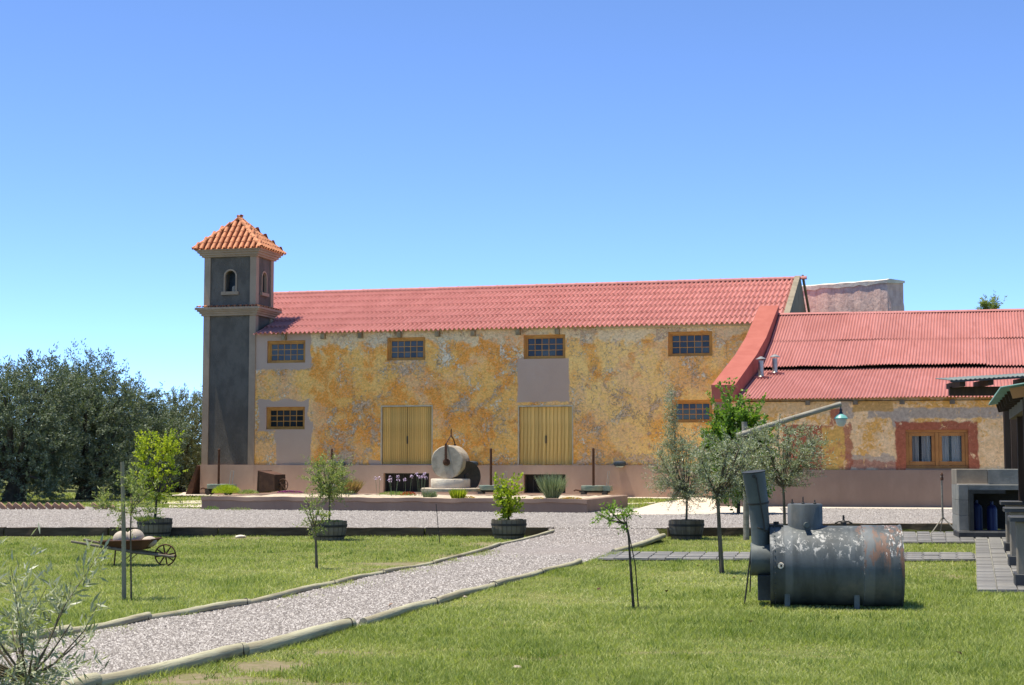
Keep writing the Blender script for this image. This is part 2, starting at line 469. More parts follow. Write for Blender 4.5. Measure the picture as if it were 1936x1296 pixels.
M['cream'] = simple('cream_fascia', (.62, .55, .44), (.48, .41, .31), 4, .8)
M['white_cap'] = simple('whitewashed_cap', (.74, .68, .62), (.58, .51, .45), 2, .9, bump=.6, bscale=9, bdist=.04)
M['brick_render'] = simple('stained_pink_render', (.70, .50, .46), (.54, .36, .33), 4.0, .95, bump=.8, bscale=8, bdist=.04, stretch=(1, 1, .6))
M['gable'] = simple('grey_gable_render', (.27, .235, .19), (.19, .165, .13), 2.2, .95, bump=.5, bscale=9, stretch=(1, 1, .5))
M['glass'] = m_glass('dark_window_glass', (.028, .032, .034))
M['glass_reflect_tint'] = m_glass('reflection_tinted_window_glass', (.04, .045, .05), .15)  # reflection on the upper left panes, painted in as a paler bluish base colour
ng = NT('clear_window_glass')
M['clear_glass'] = ng.done((.03, .035, .04), .04, 0, .5)
tp_ = ng.node('BsdfTransparent'); mx_ = ng.node('MixShader'); mx_.inputs[0].default_value = .78
ng.t.links.new(ng.b.outputs[0], mx_.inputs[1]); ng.t.links.new(tp_.outputs[0], mx_.inputs[2]); ng.t.links.new(mx_.outputs[0], ng.out.inputs['Surface'])
M['curtain'] = simple('grey_blue_curtain', (.66, .67, .70), (.50, .52, .57), 6, .9, stretch=(3, 1, .1))
M['concrete'] = simple('pale_concrete', (.50, .45, .42), (.57, .52, .48), 1.2, .9, bump=.2, bscale=20)
M['slate'] = simple('grey_blue_slate', (.145, .145, .15), (.215, .21, .21), 5, .6, bump=.5, bscale=14, objvar=.16, spec=.4)
M['stone'] = simple('grey_millstone', (.42, .375, .33), (.29, .255, .22), 3.5, .95, bump=.6, bscale=16, bdist=.02)
M['rust'] = simple('rusty_brown_iron', (.072, .034, .022), (.115, .055, .032), 5, .85, bump=.3, bscale=30)
M['iron'] = simple('dark_iron', (.035, .033, .032), (.055, .05, .046), 6, .6, metal=.3)
M['teal_iron'] = simple('teal_painted_iron', (.15, .22, .22), (.22, .27, .25), 5, .7, bump=.2)
M['blue_black'] = simple('blue_black_enamel', (.03, .045, .065), (.045, .06, .08), 5, .45)
M['black_metal'] = simple('black_boiler_iron', (.03, .034, .036), (.05, .054, .056), 5, .6, metal=.2)
M['grey_metal'] = simple('grey_flue_plate', (.085, .10, .11), (.125, .145, .155), 4, .55, metal=.1)
M['galv'] = simple('galvanised_tube', (.45, .45, .46), (.33, .33, .34), 6, .4, metal=.6)
M['tan_stone'] = simple('tan_stone_pedestal', (.21, .185, .16), (.27, .24, .205), 3, .85, bump=.25, bscale=24)
M['black_stone'] = simple('black_slate_slab', (.028, .030, .034), (.05, .053, .058), 5, .55, spec=.4)
M['grey_stone'] = simple('grey_stone_cladding', (.20, .205, .205), (.28, .28, .275), 4, .8, bump=.4, bscale=18, objvar=.12)
M['pole_wood'] = simple('grey_round_pole', (.30, .285, .255), (.19, .175, .15), 4, .8, bump=.4, bscale=24, stretch=(.3, 2, 2))
M['stake'] = simple('grey_green_stake', (.27, .26, .19), (.17, .155, .11), 4, .85, bump=.4, bscale=24, stretch=(2, 2, .3))
M['bark'] = simple('grey_olive_bark', (.145, .125, .09), (.085, .07, .05), 6, .95, bump=.7, bscale=20, stretch=(2, 2, .5))
M['dark_bark'] = simple('dark_old_bark', (.05, .042, .034), (.09, .075, .058), 5, .95, bump=.9, bscale=10, bdist=.04)
M['compost'] = simple('dark_potting_soil', (.05, .036, .026), (.09, .066, .045), 9, .95, bump=.8, bscale=24)
M['bed'] = simple('pale_planter_gravel', (.50, .43, .36), (.36, .30, .24), 9, .95, bump=.8, bscale=30)
M['lamp_teal'] = simple('turquoise_lamp_enamel', (.13, .36, .36), (.17, .42, .41), 5, .4)
M['lamp_glass'] = simple('frosted_lamp_glass', (.62, .64, .62), (.52, .55, .54), 4, .25, spec=.5)
M['blue_plastic'] = simple('blue_plastic', (.006, .014, .08), (.008, .02, .10), 4, .4)
M['brick'] = simple('terracotta_edging_brick', (.40, .25, .185), (.30, .175, .125), 6, .9, bump=.4, objvar=.15)
M['boulder'] = simple('pale_round_stone', (.46, .40, .36), (.36, .31, .275), 5, .85, bump=.3, bscale=20)
M['leaf_olive'] = foliage('olive_leaf', ((.12, .15, .065), (.21, .235, .12), (.36, .375, .24)), .25, .5, (.36, .38, .27))
M['leaf_silver'] = foliage('silvery_olive_leaf', ((.13, .155, .065), (.24, .265, .14), (.43, .445, .30)), .25, .45, (.40, .41, .29))
M['leaf_grove'] = foliage('old_olive_leaf', ((.048, .070, .032), (.094, .126, .064), (.20, .238, .145)), .22, .6, (.19, .22, .15))
M['leaf_green'] = foliage('bright_green_leaf', ((.08, .16, .018), (.14, .24, .028), (.24, .35, .045)), .38)
M['leaf_lime'] = foliage('yellow_green_leaf', ((.20, .27, .02), (.34, .40, .028), (.52, .53, .045)), .42)
M['leaf_mixed'] = foliage('olive_green_leaf', ((.15, .20, .05), (.24, .285, .085), (.38, .39, .16)), .35)
M['leaf_grey'] = foliage('grey_green_blade', ((.14, .19, .09), (.21, .26, .14), (.32, .36, .22)), .2)
M['leaf_straw'] = foliage('dry_straw_blade', ((.26, .16, .065), (.36, .24, .11), (.30, .28, .10)), .25)
M['grass'] = foliage('lawn_grass', ((.165, .215, .042), (.335, .375, .11), (.62, .59, .30)), .4, .6)
M['weed'] = foliage('dark_lawn_weed', ((.09, .15, .025), (.14, .205, .035), (.22, .27, .06)), .35, .6)
M['pebble'] = foliage('gravel_stone', ((.13, .114, .102), (.245, .222, .200), (.43, .397, .365)), 0.0, .9)
def petal(name, c): return simple(name, c, tuple(q * .8 for q in c), 8, .6)
M['magenta'], M['lilac'], M['scarlet'], M['yellow'] = petal('magenta_petal', (.52, .10, .42)), petal('lilac_petal', (.62, .50, .76)), petal('scarlet_petal', (.62, .045, .035)), petal('yellow_petal', (.75, .55, .05))

# ------------------------------------------------------------------ ground, lawn, gravel
XS = [-400, -60, -20, 0, 4.9, 5.6, 12, 60, 400]
STEP = lambda x: 31.15 if x < 5.2 else 32.95
vv, ff = [], []
for x in XS:
    s_ = STEP(x)
    for y, z in ((-60, -.19), (s_ - .12, -.19), (s_ - .08, -.012), (90, -.012), (900, -.012)): vv.append((x, y, z))
for i in range(len(XS) - 1):
    for j in range(4): ff.append((i * 5 + j, (i + 1) * 5 + j, (i + 1) * 5 + j + 1, i * 5 + j + 1))
MB().add(vv, ff).build('ground', M['soil'], kind='structure')

def zpath(y): return LAWN + .014 + (.165 * min(max((y - 25.5) / 5.6, 0), 1))
def gpath(px, py, dz=0.0):
    z = LAWN
    for _ in range(6):
        p = gp(px, py, z + dz); z = zpath(p.y)
    return Vector((p.x, p.y, z))
LEFT_PX = [(1046, 1006), (990, 1021), (945, 1031), (900, 1046), (820, 1067), (725, 1085), (635, 1105), (470, 1143), (280, 1172), (130, 1200), (-60, 1232), (-300, 1268)]
RIGHT_PX = [(1255, 1016), (1220, 1030), (1160, 1047), (1096, 1066), (1025, 1085), (935, 1111), (825, 1143), (687, 1182), (664, 1187), (460, 1238), (300, 1276), (180, 1300), (60, 1328), (-90, 1364)]
LE = [gpath(*p) for p in LEFT_PX]
RE = [gpath(*p) for p in RIGHT_PX]
def sample_edge(pts, n):
    d = [0]
    for a, b in zip(pts, pts[1:]): d.append(d[-1] + (b - a).length)
    out = []
    for k in range(n):
        t = d[-1] * k / (n - 1)
        i = max(j for j in range(len(d)) if d[j] <= t + 1e-9); i = min(i, len(pts) - 2)
        f = (t - d[i]) / (d[i + 1] - d[i])
        out.append(pts[i].lerp(pts[i + 1], f))
    return out
NP_ = 60
la, ra = sample_edge(LE, NP_), sample_edge(RE, NP_)
la = [Vector((la[0].x - .15, 31.9, .006))] + la; ra = [Vector((ra[0].x + .1, 31.9, .006))] + ra
mb = MB()
cols = 9
for a, b in zip(la, ra):
    for k in range(cols): mb.v.append(tuple(a.lerp(b, k / (cols - 1))))
for i in range(len(la) - 1):
    for k in range(cols - 1): mb.f.append((i * cols + k, i * cols + k + 1, (i + 1) * cols + k + 1, (i + 1) * cols + k)); mb.sm.append(True)
mb.build('gravel_path', M['gravel'], kind='structure')
PATH_POLY = np.array([(p.x, p.y) for p in la] + [(p.x, p.y) for p in reversed(ra)])
yard = [(-48, 31.1), (5.2, 31.1), (5.25, 32.9), (30, 32.9), (30, 40.5), (13, 43), (7, 44.6), (2.5, 44.0), (1.96, 40.30), (-8.73, 43.42), (-11.5, 45.2), (-48, 47.5)]
sheet('gravel_yard', [(x, y, .002) for x, y in yard], M['gravel'])
YARD_POLY = np.array(yard)
def inside(pts, poly):
    x, y = pts[:, 0], pts[:, 1]
    r = np.zeros(len(pts), bool)
    n = len(poly)
    j = n - 1
    for i in range(n):
        xi, yi = poly[i]; xj, yj = poly[j]
        c = ((yi > y) != (yj > y)) & (x < (xj - xi) * (y - yi) / (yj - yi + 1e-12) + xi)
        r ^= c
        j = i
    return r
# worn earth: (pixel centre, half width, half depth, strength)
BARE = []
for (px, py, rx, ry, k) in ((780, 1066, .85, .5, 1.0), (720, 1078, .9, .4, .6), (860, 1052, .55, .6, .9), (915, 1030, .5, 1.1, .7), (520, 1262, .75, .42, 1.0), (420, 1288, .8, .35, 1.1), (640, 1236, .5, .3, .6),
                            (975, 1249, .42, .14, .9), (1040, 1242, .35, .13, .7), (1290, 1236, .5, .14, .65), (880, 1232, .45, .16, .5), (600, 1296, .5, .2, .9), (470, 1019, .8, .5, .6), (1790, 1090, .35, .5, .4), (1570, 1010, 2, .8, .35)):
    c = gp(px, py, LAWN)
    BARE.append((c.x, c.y, rx, ry, k))
def vnoise(x, y, seed=0):
    r = np.random.default_rng(seed)
    g = r.random((64, 64))
    xi, yi = np.floor(x).astype(int), np.floor(y).astype(int)
    fx, fy = x - xi, y - yi
    fx, fy = fx * fx * (3 - 2 * fx), fy * fy * (3 - 2 * fy)
    G = lambda a, b: g[a % 64, b % 64]
    return (G(xi, yi) * (1 - fx) + G(xi + 1, yi) * fx) * (1 - fy) + (G(xi, yi + 1) * (1 - fx) + G(xi + 1, yi + 1) * fx) * fy
def bareness(x, y):
    b = np.zeros_like(x)
    for (cx, cy, rx, ry, k) in BARE:
        d = np.sqrt(((x - cx) / rx) ** 2 + ((y - cy) / ry) ** 2)
        b = np.maximum(b, k * np.clip(1.35 - d, 0, 1))
    n = .6 * vnoise(x * 2.2, y * 2.2, 3) + .4 * vnoise(x * 7, y * 7, 4)
    return np.clip(b * 1.5 * (.35 + n) - .12 + .10 * np.clip((n - .55) * 4, 0, 1), 0, 1)
gx, gy = np.meshgrid(np.arange(-17, 17.01, .14), np.arange(5, 33.0, .14))
lv = np.stack([gx.ravel(), gy.ravel(), np.full(gx.size, LAWN)], 1)
lv[:, 2] += .012 * (vnoise(lv[:, 0] * 1.3, lv[:, 1] * 1.3, 9) - .5)
keep = lv[:, 1] < np.where(lv[:, 0] < 5.2, 31.0, 32.8)
h_, w_ = gx.shape
idx = np.arange(gx.size).reshape(h_, w_)
q = np.stack([idx[:-1, :-1], idx[:-1, 1:], idx[1:, 1:], idx[1:, :-1]], -1).reshape(-1, 4)
q = q[keep[q].all(1)]
np_mesh('lawn', lv, q, M['soil'], bareness(lv[:, 0], lv[:, 1]), kind='structure', smooth=True)

def pad(name, px, mat, z=.008, kind='structure'):
    return sheet(name, [gp(a, b, z) for a, b in px], mat, kind)
pad('concrete_pad', [(1128, 974.5), (1482, 971), (1470, 957), (1352, 938.5), (1330, 938.5), (1243, 951), (1184, 968)], M['concrete'], .010)
pad('concrete_strip', [(1180, 952), (1240, 949.5), (1236, 951.5), (1180, 954.5)], M['concrete'], .009)
sheet('concrete_walk', [FM.world(x, y, .006) for x, y in ((-17.5, -2.2), (7.5, -1.5), (7.5, .1), (-17.5, .1))], M['concrete'])
sheet('wing_walk', [FWG.world(x, y, .011) for x, y in ((-5.4, -1.5), (9, -1.5), (9, .1), (-5.4, .1))], M['concrete'])
pad('white_slab', [(335, 936), (386, 936), (386, 925), (362, 925)], M['concrete'], .012)
for k, (px) in enumerate(([(302, 949), (384, 946), (384, 952), (306, 953)], [(318, 955), (384, 954), (384, 959), (320, 959.5)], [(200, 944.5), (276, 943), (276, 947), (190, 948)], [(78, 946.5), (186, 945), (188, 947), (80, 948.5)])):
    pad('stepping_slab', px, M['concrete'], .010)

# slate paving, each slab a piece
def paving(name, a, b, c, d, nx, ny, z):
    """a b near edge (left right), c d far edge (right left)"""
    root = empty(name)
    root['kind'] = 'structure'
    base = sheet('mortar_bed', [p + Vector((0, 0, z)) for p in (a, b, c, d)], M['grey_stone'], None, root)
    L_ = (b - a).length / nx; W_ = (d - a).length / ny
    ux = (b - a).normalized(); uy = (d - a).normalized()
    meshes = []
    for k in range(4):
        m_ = MB()
        e = .006
        t = .022 + .002 * k
        P = lambda f, g, zz: ux * (L_ * f) + uy * (W_ * g) + Vector((0, 0, zz))
        i0, i1 = .018, .982
        j = [random.uniform(-.008, .008) for _ in range(8)]
        m_.add([P(i0 + j[0], i0 + j[1], 0), P(i1 + j[2], i0 + j[3], 0), P(i1 + j[4], i1 + j[5], 0), P(i0 + j[6], i1 + j[7], 0),
                P(i0 + .01, i0 + .01, t), P(i1 - .01, i0 + .01, t), P(i1 - .01, i1 - .01, t), P(i0 + .01, i1 - .01, t)],
               [(4, 5, 6, 7), (0, 1, 5, 4), (1, 2, 6, 5), (2, 3, 7, 6), (3, 0, 4, 7)])
        o = m_.build('slab', M['slate'], root)
        meshes.append(o.data); bpy.data.objects.remove(o)
    for i in range(nx):
        for k in range(ny):
            o = link('slab', random.choice(meshes), root)
            p = a + (b - a) * (i / nx) + ((d - a) * (1 - i / nx) + (c - b) * (i / nx)) * (k / ny)
            o.location = p + Vector((0, 0, z + .002))
    return root
zl = LAWN
G3 = lambda px, py: gp(px, py, zl + .01)
paving('slate_path', G3(1128, 1059.5), G3(1846, 1061.5), G3(1844, 1047.5), G3(1150, 1046.5), 22, 4, .004)
paving('slate_terrace', G3(1600, 1027.5), G3(1845, 1028), G3(1842, 1008), G3(1600, 1008), 9, 9, .004)
paving('slate_walk', G3(1847, 1121), G3(2080, 1121), G3(1990, 1017), G3(1844, 1017), 6, 26, .006)
SLATE_POLYS = [np.array([(p.x, p.y) for p in ps]) for ps in ([G3(1118, 1060.5), G3(1848, 1062.5), G3(1846, 1046.5), G3(1142, 1045.5)], [G3(1600, 1028), G3(1845, 1028.5), G3(1842, 1000), G3(1600, 1000)], [G3(1846, 1122), G3(2080, 1122), G3(1990, 1010), G3(1843, 1010)])]

# ------------------------------------------------------------------ wall with openings
def wall_open(mb, x0, x1, z0, z1, ops, y, depth, step=None):
    xs = sorted({x0, x1, *[v for o in ops for v in (o[0], o[1])]}); zs = sorted({z0, z1, *[v for o in ops for v in (o[2], o[3])]})
    for a, b in zip(xs, xs[1:]):
        for c, d in zip(zs, zs[1:]):
            mx, mz = (a + b) / 2, (c + d) / 2
            if any(o[0] < mx < o[1] and o[2] < mz < o[3] for o in ops): continue
            mb.add([(a, y, c), (b, y, c), (b, y, d), (a, y, d)], [(0, 1, 2, 3)])
    for (a, b, c, d) in ops:
        e = y + depth
        mb.add([(a, y, c), (b, y, c), (b, y, d), (a, y, d), (a, e, c), (b, e, c), (b, e, d), (a, e, d)], [(0, 4, 5, 1), (1, 5, 6, 2), (2, 6, 7, 3), (3, 7, 4, 0)])

def add_window(parent, x0, x1, z0, z1, y, nx, nz, glass, wood, lbl=None):
    w = empty('window', parent=parent)
    if lbl: w['label'] = lbl
    b, s_ = .075, .055
    fr = MB()
    yo = y + .10
    for (a, c, d, e) in ((x0, x1, z0, z0 + b * .8), (x0, x1, z1 - b * 1.25, z1), (x0, x0 + b * 1.2, z0 + b * .8, z1 - b * 1.25), (x1 - b, x1, z0 + b * .8, z1 - b * 1.25)):
        fr.box((a + .002, yo, d + .002), (c - .002, yo + .08, e - .002))
    a0, a1, c0, c1 = x0 + b * 1.2, x1 - b, z0 + b * .8, z1 - b * 1.25
    ys = yo + .03
    for (a, c, d, e) in ((a0, a1, c0, c0 + s_), (a0, a1, c1 - s_ * .8, c1), (a0, a0 + s_, c0 + s_, c1 - s_ * .8), (a1 - s_, a1, c0 + s_, c1 - s_ * .8)):
        fr.box((a + .001, ys, d + .001), (c - .001, ys + .06, e - .001))
    fr.build('frame', wood, w)
    a0 += s_; a1 -= s_; c0 += s_; c1 -= s_ * .8
    dx, dz = (a1 - a0) / nx, (c1 - c0) / nz
    g = .013
    bars = MB()
    for i in range(1, nx): bars.box((a0 + i * dx - g, ys + .008, c0), (a0 + i * dx + g, ys + .045, c1))
    for k in range(1, nz): bars.box((a0, ys + .011, c0 + k * dz - g), (a1, ys + .042, c0 + k * dz + g))
    bars.build('glazing_bars', wood, w)
    pm = MB().box((g, 0, g), (dx - g, .006, dz - g)).build('pane', glass, w)
    first = True
    for i in range(nx):
        for k in range(nz):
            o = pm if first else link('pane', pm.data, w)
            first = False
            o.location = (a0 + i * dx, ys + .022 + random.uniform(-.002, .002), c0 + k * dz)
            o.rotation_euler = (random.uniform(-.02, .02), 0, random.uniform(-.02, .02))
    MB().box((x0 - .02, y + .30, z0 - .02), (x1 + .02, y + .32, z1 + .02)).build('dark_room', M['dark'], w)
    return w

# ------------------------------------------------------------------ long warehouse
TX0, TX1, TD = -16.69, -14.40, 1.77            # tower sides and depth
WX1, RIDGE_Y, RIDGE_Z, EAVE_Y, EAVE_Z = 6.56, 6.9, 8.86, -.34, 6.40
PL = 1.19
house = thing('warehouse', 'long two-storey warehouse with peeling ochre walls and red tiled roof', 'building', FM.o, -TH)
WIN = []
for (a, b, c, d) in ((505, 645, 577, 686), (732, 639, 804, 681), (990, 634, 1069, 678), (1263, 628, 1347, 673), (503, 770, 576, 812), (1270, 757, 1347, 799)):
    x0, z1 = FM.loc(a, b); x1, z0 = FM.loc(c, d)
    WIN.append((x0, x1, z0, z1))
DOORS = []
for (a, b, c, d) in ((720, 767, 818, 876), (979, 767, 1084, 877)):
    x0, z1 = FM.loc(a, b); x1, _ = FM.loc(c, d)
    DOORS.append((x0, x1, PL + .03, z1))
mb = MB()
wall_open(mb, TX1 - .02, WX1, PL - .05, 6.55, WIN + DOORS, 0, .32)
SL = (RIDGE_Z - EAVE_Z) / (RIDGE_Y - EAVE_Y)
zr = lambda y: EAVE_Z + (y - EAVE_Y) * SL if y <= RIDGE_Y else RIDGE_Z - (y - RIDGE_Y) * SL
BY = 2 * RIDGE_Y
mb.add([(TX0 + .02, TD - .1, 0), (TX0 + .02, BY, 0), (TX0 + .02, BY, zr(BY) - .1), (TX0 + .02, RIDGE_Y, RIDGE_Z - .1), (TX0 + .02, TD - .1, zr(TD) - .1)], [(0, 4, 3, 2, 1)])
mb.add([(TX0 + .02, BY, 0), (WX1, BY, 0), (WX1, BY, zr(BY) - .1), (TX0 + .02, BY, zr(BY) - .1)], [(0, 3, 2, 1)])
mb.build('wall', M['facade'], house)
gb = MB()
gb.prism([(0, 0), (BY, 0), (BY, zr(BY) + .12), (RIDGE_Y, RIDGE_Z + .14), (.02, zr(.02) + .10)], 0, .22, Matrix.Translation((WX1, 0, 0)) @ Matrix.Rotation(PI / 2, 4, 'Z') @ Matrix.Diagonal((1, -1, 1, 1)))
gb.build('gable_wall', M['gable'], house)
gb = MB()
for s_, e_ in (((WX1 + .32, RIDGE_Y, RIDGE_Z + .12), (WX1 + .36, RIDGE_Y + 5, zr(RIDGE_Y + 5) + .1)),): gb.tube([s_, e_], .06, 6)
gb.build('verge_pipe', M['gable'], house)
BASE = []
for (a, b, c, d) in ((725, 895, 811, 931), (990, 897, 1069, 933)):
    x0, z1 = FM.loc(a, b, -.09); x1, z0 = FM.loc(c, d, -.09)
    BASE.append((x0, x1, z0, z1))
mb = MB()
wall_open(mb, TX1, WX1, -.1, PL, BASE, -.09, .4)
mb.add([(TX1, -.09, PL), (WX1, -.09, PL), (WX1, .05, PL), (TX1, .05, PL)], [(0, 1, 2, 3)])
mb.build('plinth', M['plinth_light'], house)
for (a, b, c, d) in BASE:
    o = empty('basement_window', parent=house)
    MB().box((a - .02, .28, c - .02), (b + .02, .31, d + .02)).build('dark_opening', M['dark'], o)
    g = MB()
    g.box((a, .12, c), (a + .05, .16, d)); g.box((b - .05, .12, c), (b, .16, d)); g.box((a + .05, .12, d - .04), (b - .05, .16, d)); g.box((a + .05, .12, c), (b - .05, .16, c + .04))
    for k in range(1, 5): g.box((a + (b - a) * k / 5 - .008, .13, c + .04), (a + (b - a) * k / 5 + .008, .145, d - .04))
    g.build('grille', M['iron'], o)
for i, (a, b, c, d) in enumerate(WIN):
    add_window(house, a, b, c, d, 0, 5, 3, M['glass_reflect_tint'] if i in (0, 1) else M['glass'], M['frame_wood'])
for i, (a, b, c, d) in enumerate(DOORS):
    dr = empty('loading_door', parent=house)
    dr['label'] = 'ribbed yellow double door behind the millstone' if i == 0 else 'yellow plank double door below the grey plaster patch'
    fr = MB()
    fr.box((a + .002, -.012, d - .055), (b - .002, .12, d - .002)); fr.box((a + .002, -.010, c), (a + .045, .12, d - .055)); fr.box((b - .045, -.010, c), (b - .002, .12, d - .055))
    fr.build('frame', M['cream'], dr)
    n = 13 if i == 0 else 7
    wid = (b - a - .10) / 2
    for s_ in range(2):
        xo = a + .05 + s_ * wid
        leaf = empty('leaf', parent=dr)
        pw = (wid - .012) / n
        pl = MB().bbox((.004, 0, 0), (pw - .004, .035, d - c - .07), .008)
        if i == 0: pl.box((pw * .3, -.012, .02), (pw * .7, .001, d - c - .09))
        first = pl.build('plank', M['yellow_wood'], leaf)
        for k in range(n):
            o = first if k == 0 else link('plank', first.data, leaf)
            o.location = (xo + .006 + k * pw, .105 + (0 if i == 0 else random.uniform(-.006, .006)), c + .006)
    MB().box((a, .16, c), (b, .19, d)).build('backing', M['dark'], dr)
    MB().box(((a + b) / 2 - .02, .07, c + .8), ((a + b) / 2 + .03, .10, c + 1.1)).build('latch', M['iron'], dr)
for px in (539, 613, 683, 757, 829, 896, 981, 1055):
    x = FM.x(px, 628)
    MB().bbox((x - .08, -.22, zr(-.1) - .30), (x + .08, .05, zr(-.1) - .10), .01).build('rafter_end', M['pale_beam'], house)
xa, za = FM.loc(1128, 614); xb, _ = FM.loc(1440, 610)
MB().box((xa, -.10, 6.36), (xb, -.002, 6.47)).build('fascia_board', M['cream'], house)
roof = empty('roof', parent=house)
def wavy(x0, x1, prof, pitch, amp, name, mat, parent, nseg=8, thick=True, shape=1.0, lift=None, xmap=None):
    """corrugated sheet, waves run along the slope; prof: (y, z) points"""
    n = max(2, int(round((x1 - x0) / pitch * nseg)))
    xs = np.linspace(x0, x1, n + 1)
    ph = (xs / pitch) % 1.0
    wv = amp * (np.abs(np.sin(PI * ph)) ** shape * 2 - 1) if shape != 1.0 else amp * np.sin(2 * PI * ph)
    m_ = MB()
    for j, (y, z) in enumerate(prof):
        for i, x in enumerate(xs):
            zz = z + wv[i] + (lift(x, j) if lift else 0)
            p = (x, y, zz) if xmap is None else xmap(x, y, zz)
            m_.v.append(tuple(p))
    k = n + 1
    for j in range(len(prof) - 1):
        for i in range(n): m_.f.append((j * k + i, j * k + i + 1, (j + 1) * k + i + 1, (j + 1) * k + i)); m_.sm.append(True)
    o = m_.build(name, mat, parent)
    if thick:
        so = o.modifiers.new('thickness', 'SOLIDIFY'); so.thickness = .012; so.offset = -1
    return o
NC = 7
for k in range(NC):
    y0 = EAVE_Y + (RIDGE_Y - EAVE_Y) * k / NC
    y1 = EAVE_Y + (RIDGE_Y - EAVE_Y) * (k + 1) / NC + .10
    xs0 = TX1 + .03 if k < 2 else TX0 - .05
    dz = .050
    wavy(xs0, WX1 - .02, [(y0, zr(y0) + dz), (y0 + .06, zr(y0 + .06) + dz * .95), (y1, zr(min(y1, RIDGE_Y)) + .012)], .188, .045, 'tile_course', M['red_tile'], roof, 8, True, 1.0)
MB().add([(TX0 - .05, RIDGE_Y, RIDGE_Z), (WX1, RIDGE_Y, RIDGE_Z), (WX1, BY + .3, zr(BY + .3)), (TX0 - .05, BY + .3, zr(BY + .3))], [(0, 1, 2, 3)]).build('rear_slope', M['red_tile'], roof)
MB().add([(TX1 + .02, .02, zr(.02) - .05), (WX1, .02, zr(.02) - .05), (WX1, RIDGE_Y, RIDGE_Z - .06), (TX1 + .02, RIDGE_Y, RIDGE_Z - .06)], [(0, 1, 2, 3)]).build('roof_deck', M['pale_beam'], roof)
rm = MB().lathe([(.125, 0), (.12, .84), (.135, .845), (.135, .90)], 10, Matrix.Rotation(PI / 2, 4, 'Y'), True, PI / 2, PI * 1.5)
rc = rm.build('ridge_tile', M['red_tile'], roof)
n = int((WX1 - TX0) / .86)
for k in range(n):
    o = rc if k == 0 else link('ridge_tile', rc.data, roof)
    o.location = (TX0 - .05 + k * .88, RIDGE_Y, RIDGE_Z - .02)

# ------------------------------------------------------------------ tower
tower = thing('bell_tower', 'slim charcoal tower with taupe corners, arched niches and terracotta roof', 'tower', FM.world((TX0 + TX1) / 2, TD / 2 - .06, 0), -TH)
hw, hd = (TX1 - TX0) / 2, TD / 2 + .0
Z1, Z2, ZT = 7.22, 7.55, 9.62
pw = .27
mb = MB()
mb.box((-hw - .03, -hd - .03, -.1), (hw + .03, hd, 1.2))
mb.build('plinth', M['plinth_light'], tower)
for (sx, sy) in ((-1, -1), (1, -1), (-1, 1), (1, 1)):
    for (za, zb) in ((1.2, Z1), (Z2, ZT)):
        x0 = sx * hw - (pw if sx > 0 else 0); y0 = sy * hd - (pw if sy > 0 else 0)
        MB().box((x0, y0, za), (x0 + pw, y0 + pw, zb)).build('pilaster', M['trim'], tower)
mb = MB(); r_ = .05
mb.box((-hw + r_, -hd + r_, 1.2), (hw - r_, hd - r_, Z1))
mb.build('shaft_panel', M['dark_render'], tower)
def arch_face(mb, W_, z0, z1, aw, az0, az1, depth, mp, back):
    """panel W_ wide with an arched niche aw wide; mp maps (s, d, z)"""
    n_ = 10
    arc = [(aw * math.cos(a), az1 + aw * math.sin(a)) for a in [PI * i / n_ for i in range(n_ + 1)]]
    q = lambda *p: mb.add([mp(s_, 0, z_) for s_, z_ in p], [tuple(range(len(p)))])
    q((-W_, z0), (W_, z0), (W_, az0), (-W_, az0))
    q((-W_, az0), (-aw, az0), (-aw, az1), (-W_, az1)); q((aw, az0), (W_, az0), (W_, az1), (aw, az1))
    for i in range(n_):
        (xa_, ya_), (xb_, yb_) = arc[i], arc[i + 1]
        ta, tb = W_ * (1 - 2 * i / n_), W_ * (1 - 2 * (i + 1) / n_)
        q((xa_, ya_), (ta, z1), (tb, z1), (xb_, yb_))
    q((aw, az1), (W_, az1), (W_, z1)); q((-aw, az1), (-W_, z1), (-W_, az1))
    ring = [(-aw, az0), (aw, az0)] + arc
    m_ = len(ring)
    for i in range(m_):
        a, b = ring[i], ring[(i + 1) % m_]
        mb.add([mp(a[0], 0, a[1]), mp(b[0], 0, b[1]), mp(b[0], depth, b[1]), mp(a[0], depth, a[1])], [(0, 3, 2, 1)])
    back.add([mp(s_, depth - .002, z_) for s_, z_ in ring], [tuple(range(m_))])
def arch_trim(mp, aw, az0, az1, t=.055, out=.035):
    m_ = MB(); n_ = 14
    path = [(1, az0)] + [(math.cos(PI * i / n_), az1 + 0) for i in range(n_ + 1)] + [(-1, az0)]
    pts = [((aw - .005, az0), (aw + t, az0))] + [(((aw - .005) * math.cos(a), az1 + (aw - .005) * math.sin(a)), ((aw + t) * math.cos(a), az1 + (aw + t) * math.sin(a))) for a in [PI * i / n_ for i in range(n_ + 1)]] + [((-aw + .005, az0), (-aw - t, az0))]
    for (i0, o0), (i1, o1) in zip(pts, pts[1:]):
        m_.add([mp(i0[0], -out, i0[1]), mp(o0[0], -out, o0[1]), mp(o1[0], -out, o1[1]), mp(i1[0], -out, i1[1]), mp(i0[0], .08, i0[1]), mp(o0[0], .08, o0[1]), mp(o1[0], .08, o1[1]), mp(i1[0], .08, i1[1])],
               [(0, 1, 2, 3), (1, 5, 6, 2), (0, 3, 7, 4)])
    return m_
belf = MB()
faces4 = [(lambda s_, d, z: (s_, -hd + r_ + d, z), hw, .235), (lambda s_, d, z: (hw - r_ - d, s_, z), hd, .22), (lambda s_, d, z: (-s_, hd - r_ - d, z), hw, .235), (lambda s_, d, z: (-hw + r_ + d, -s_, z), hd, .22)]
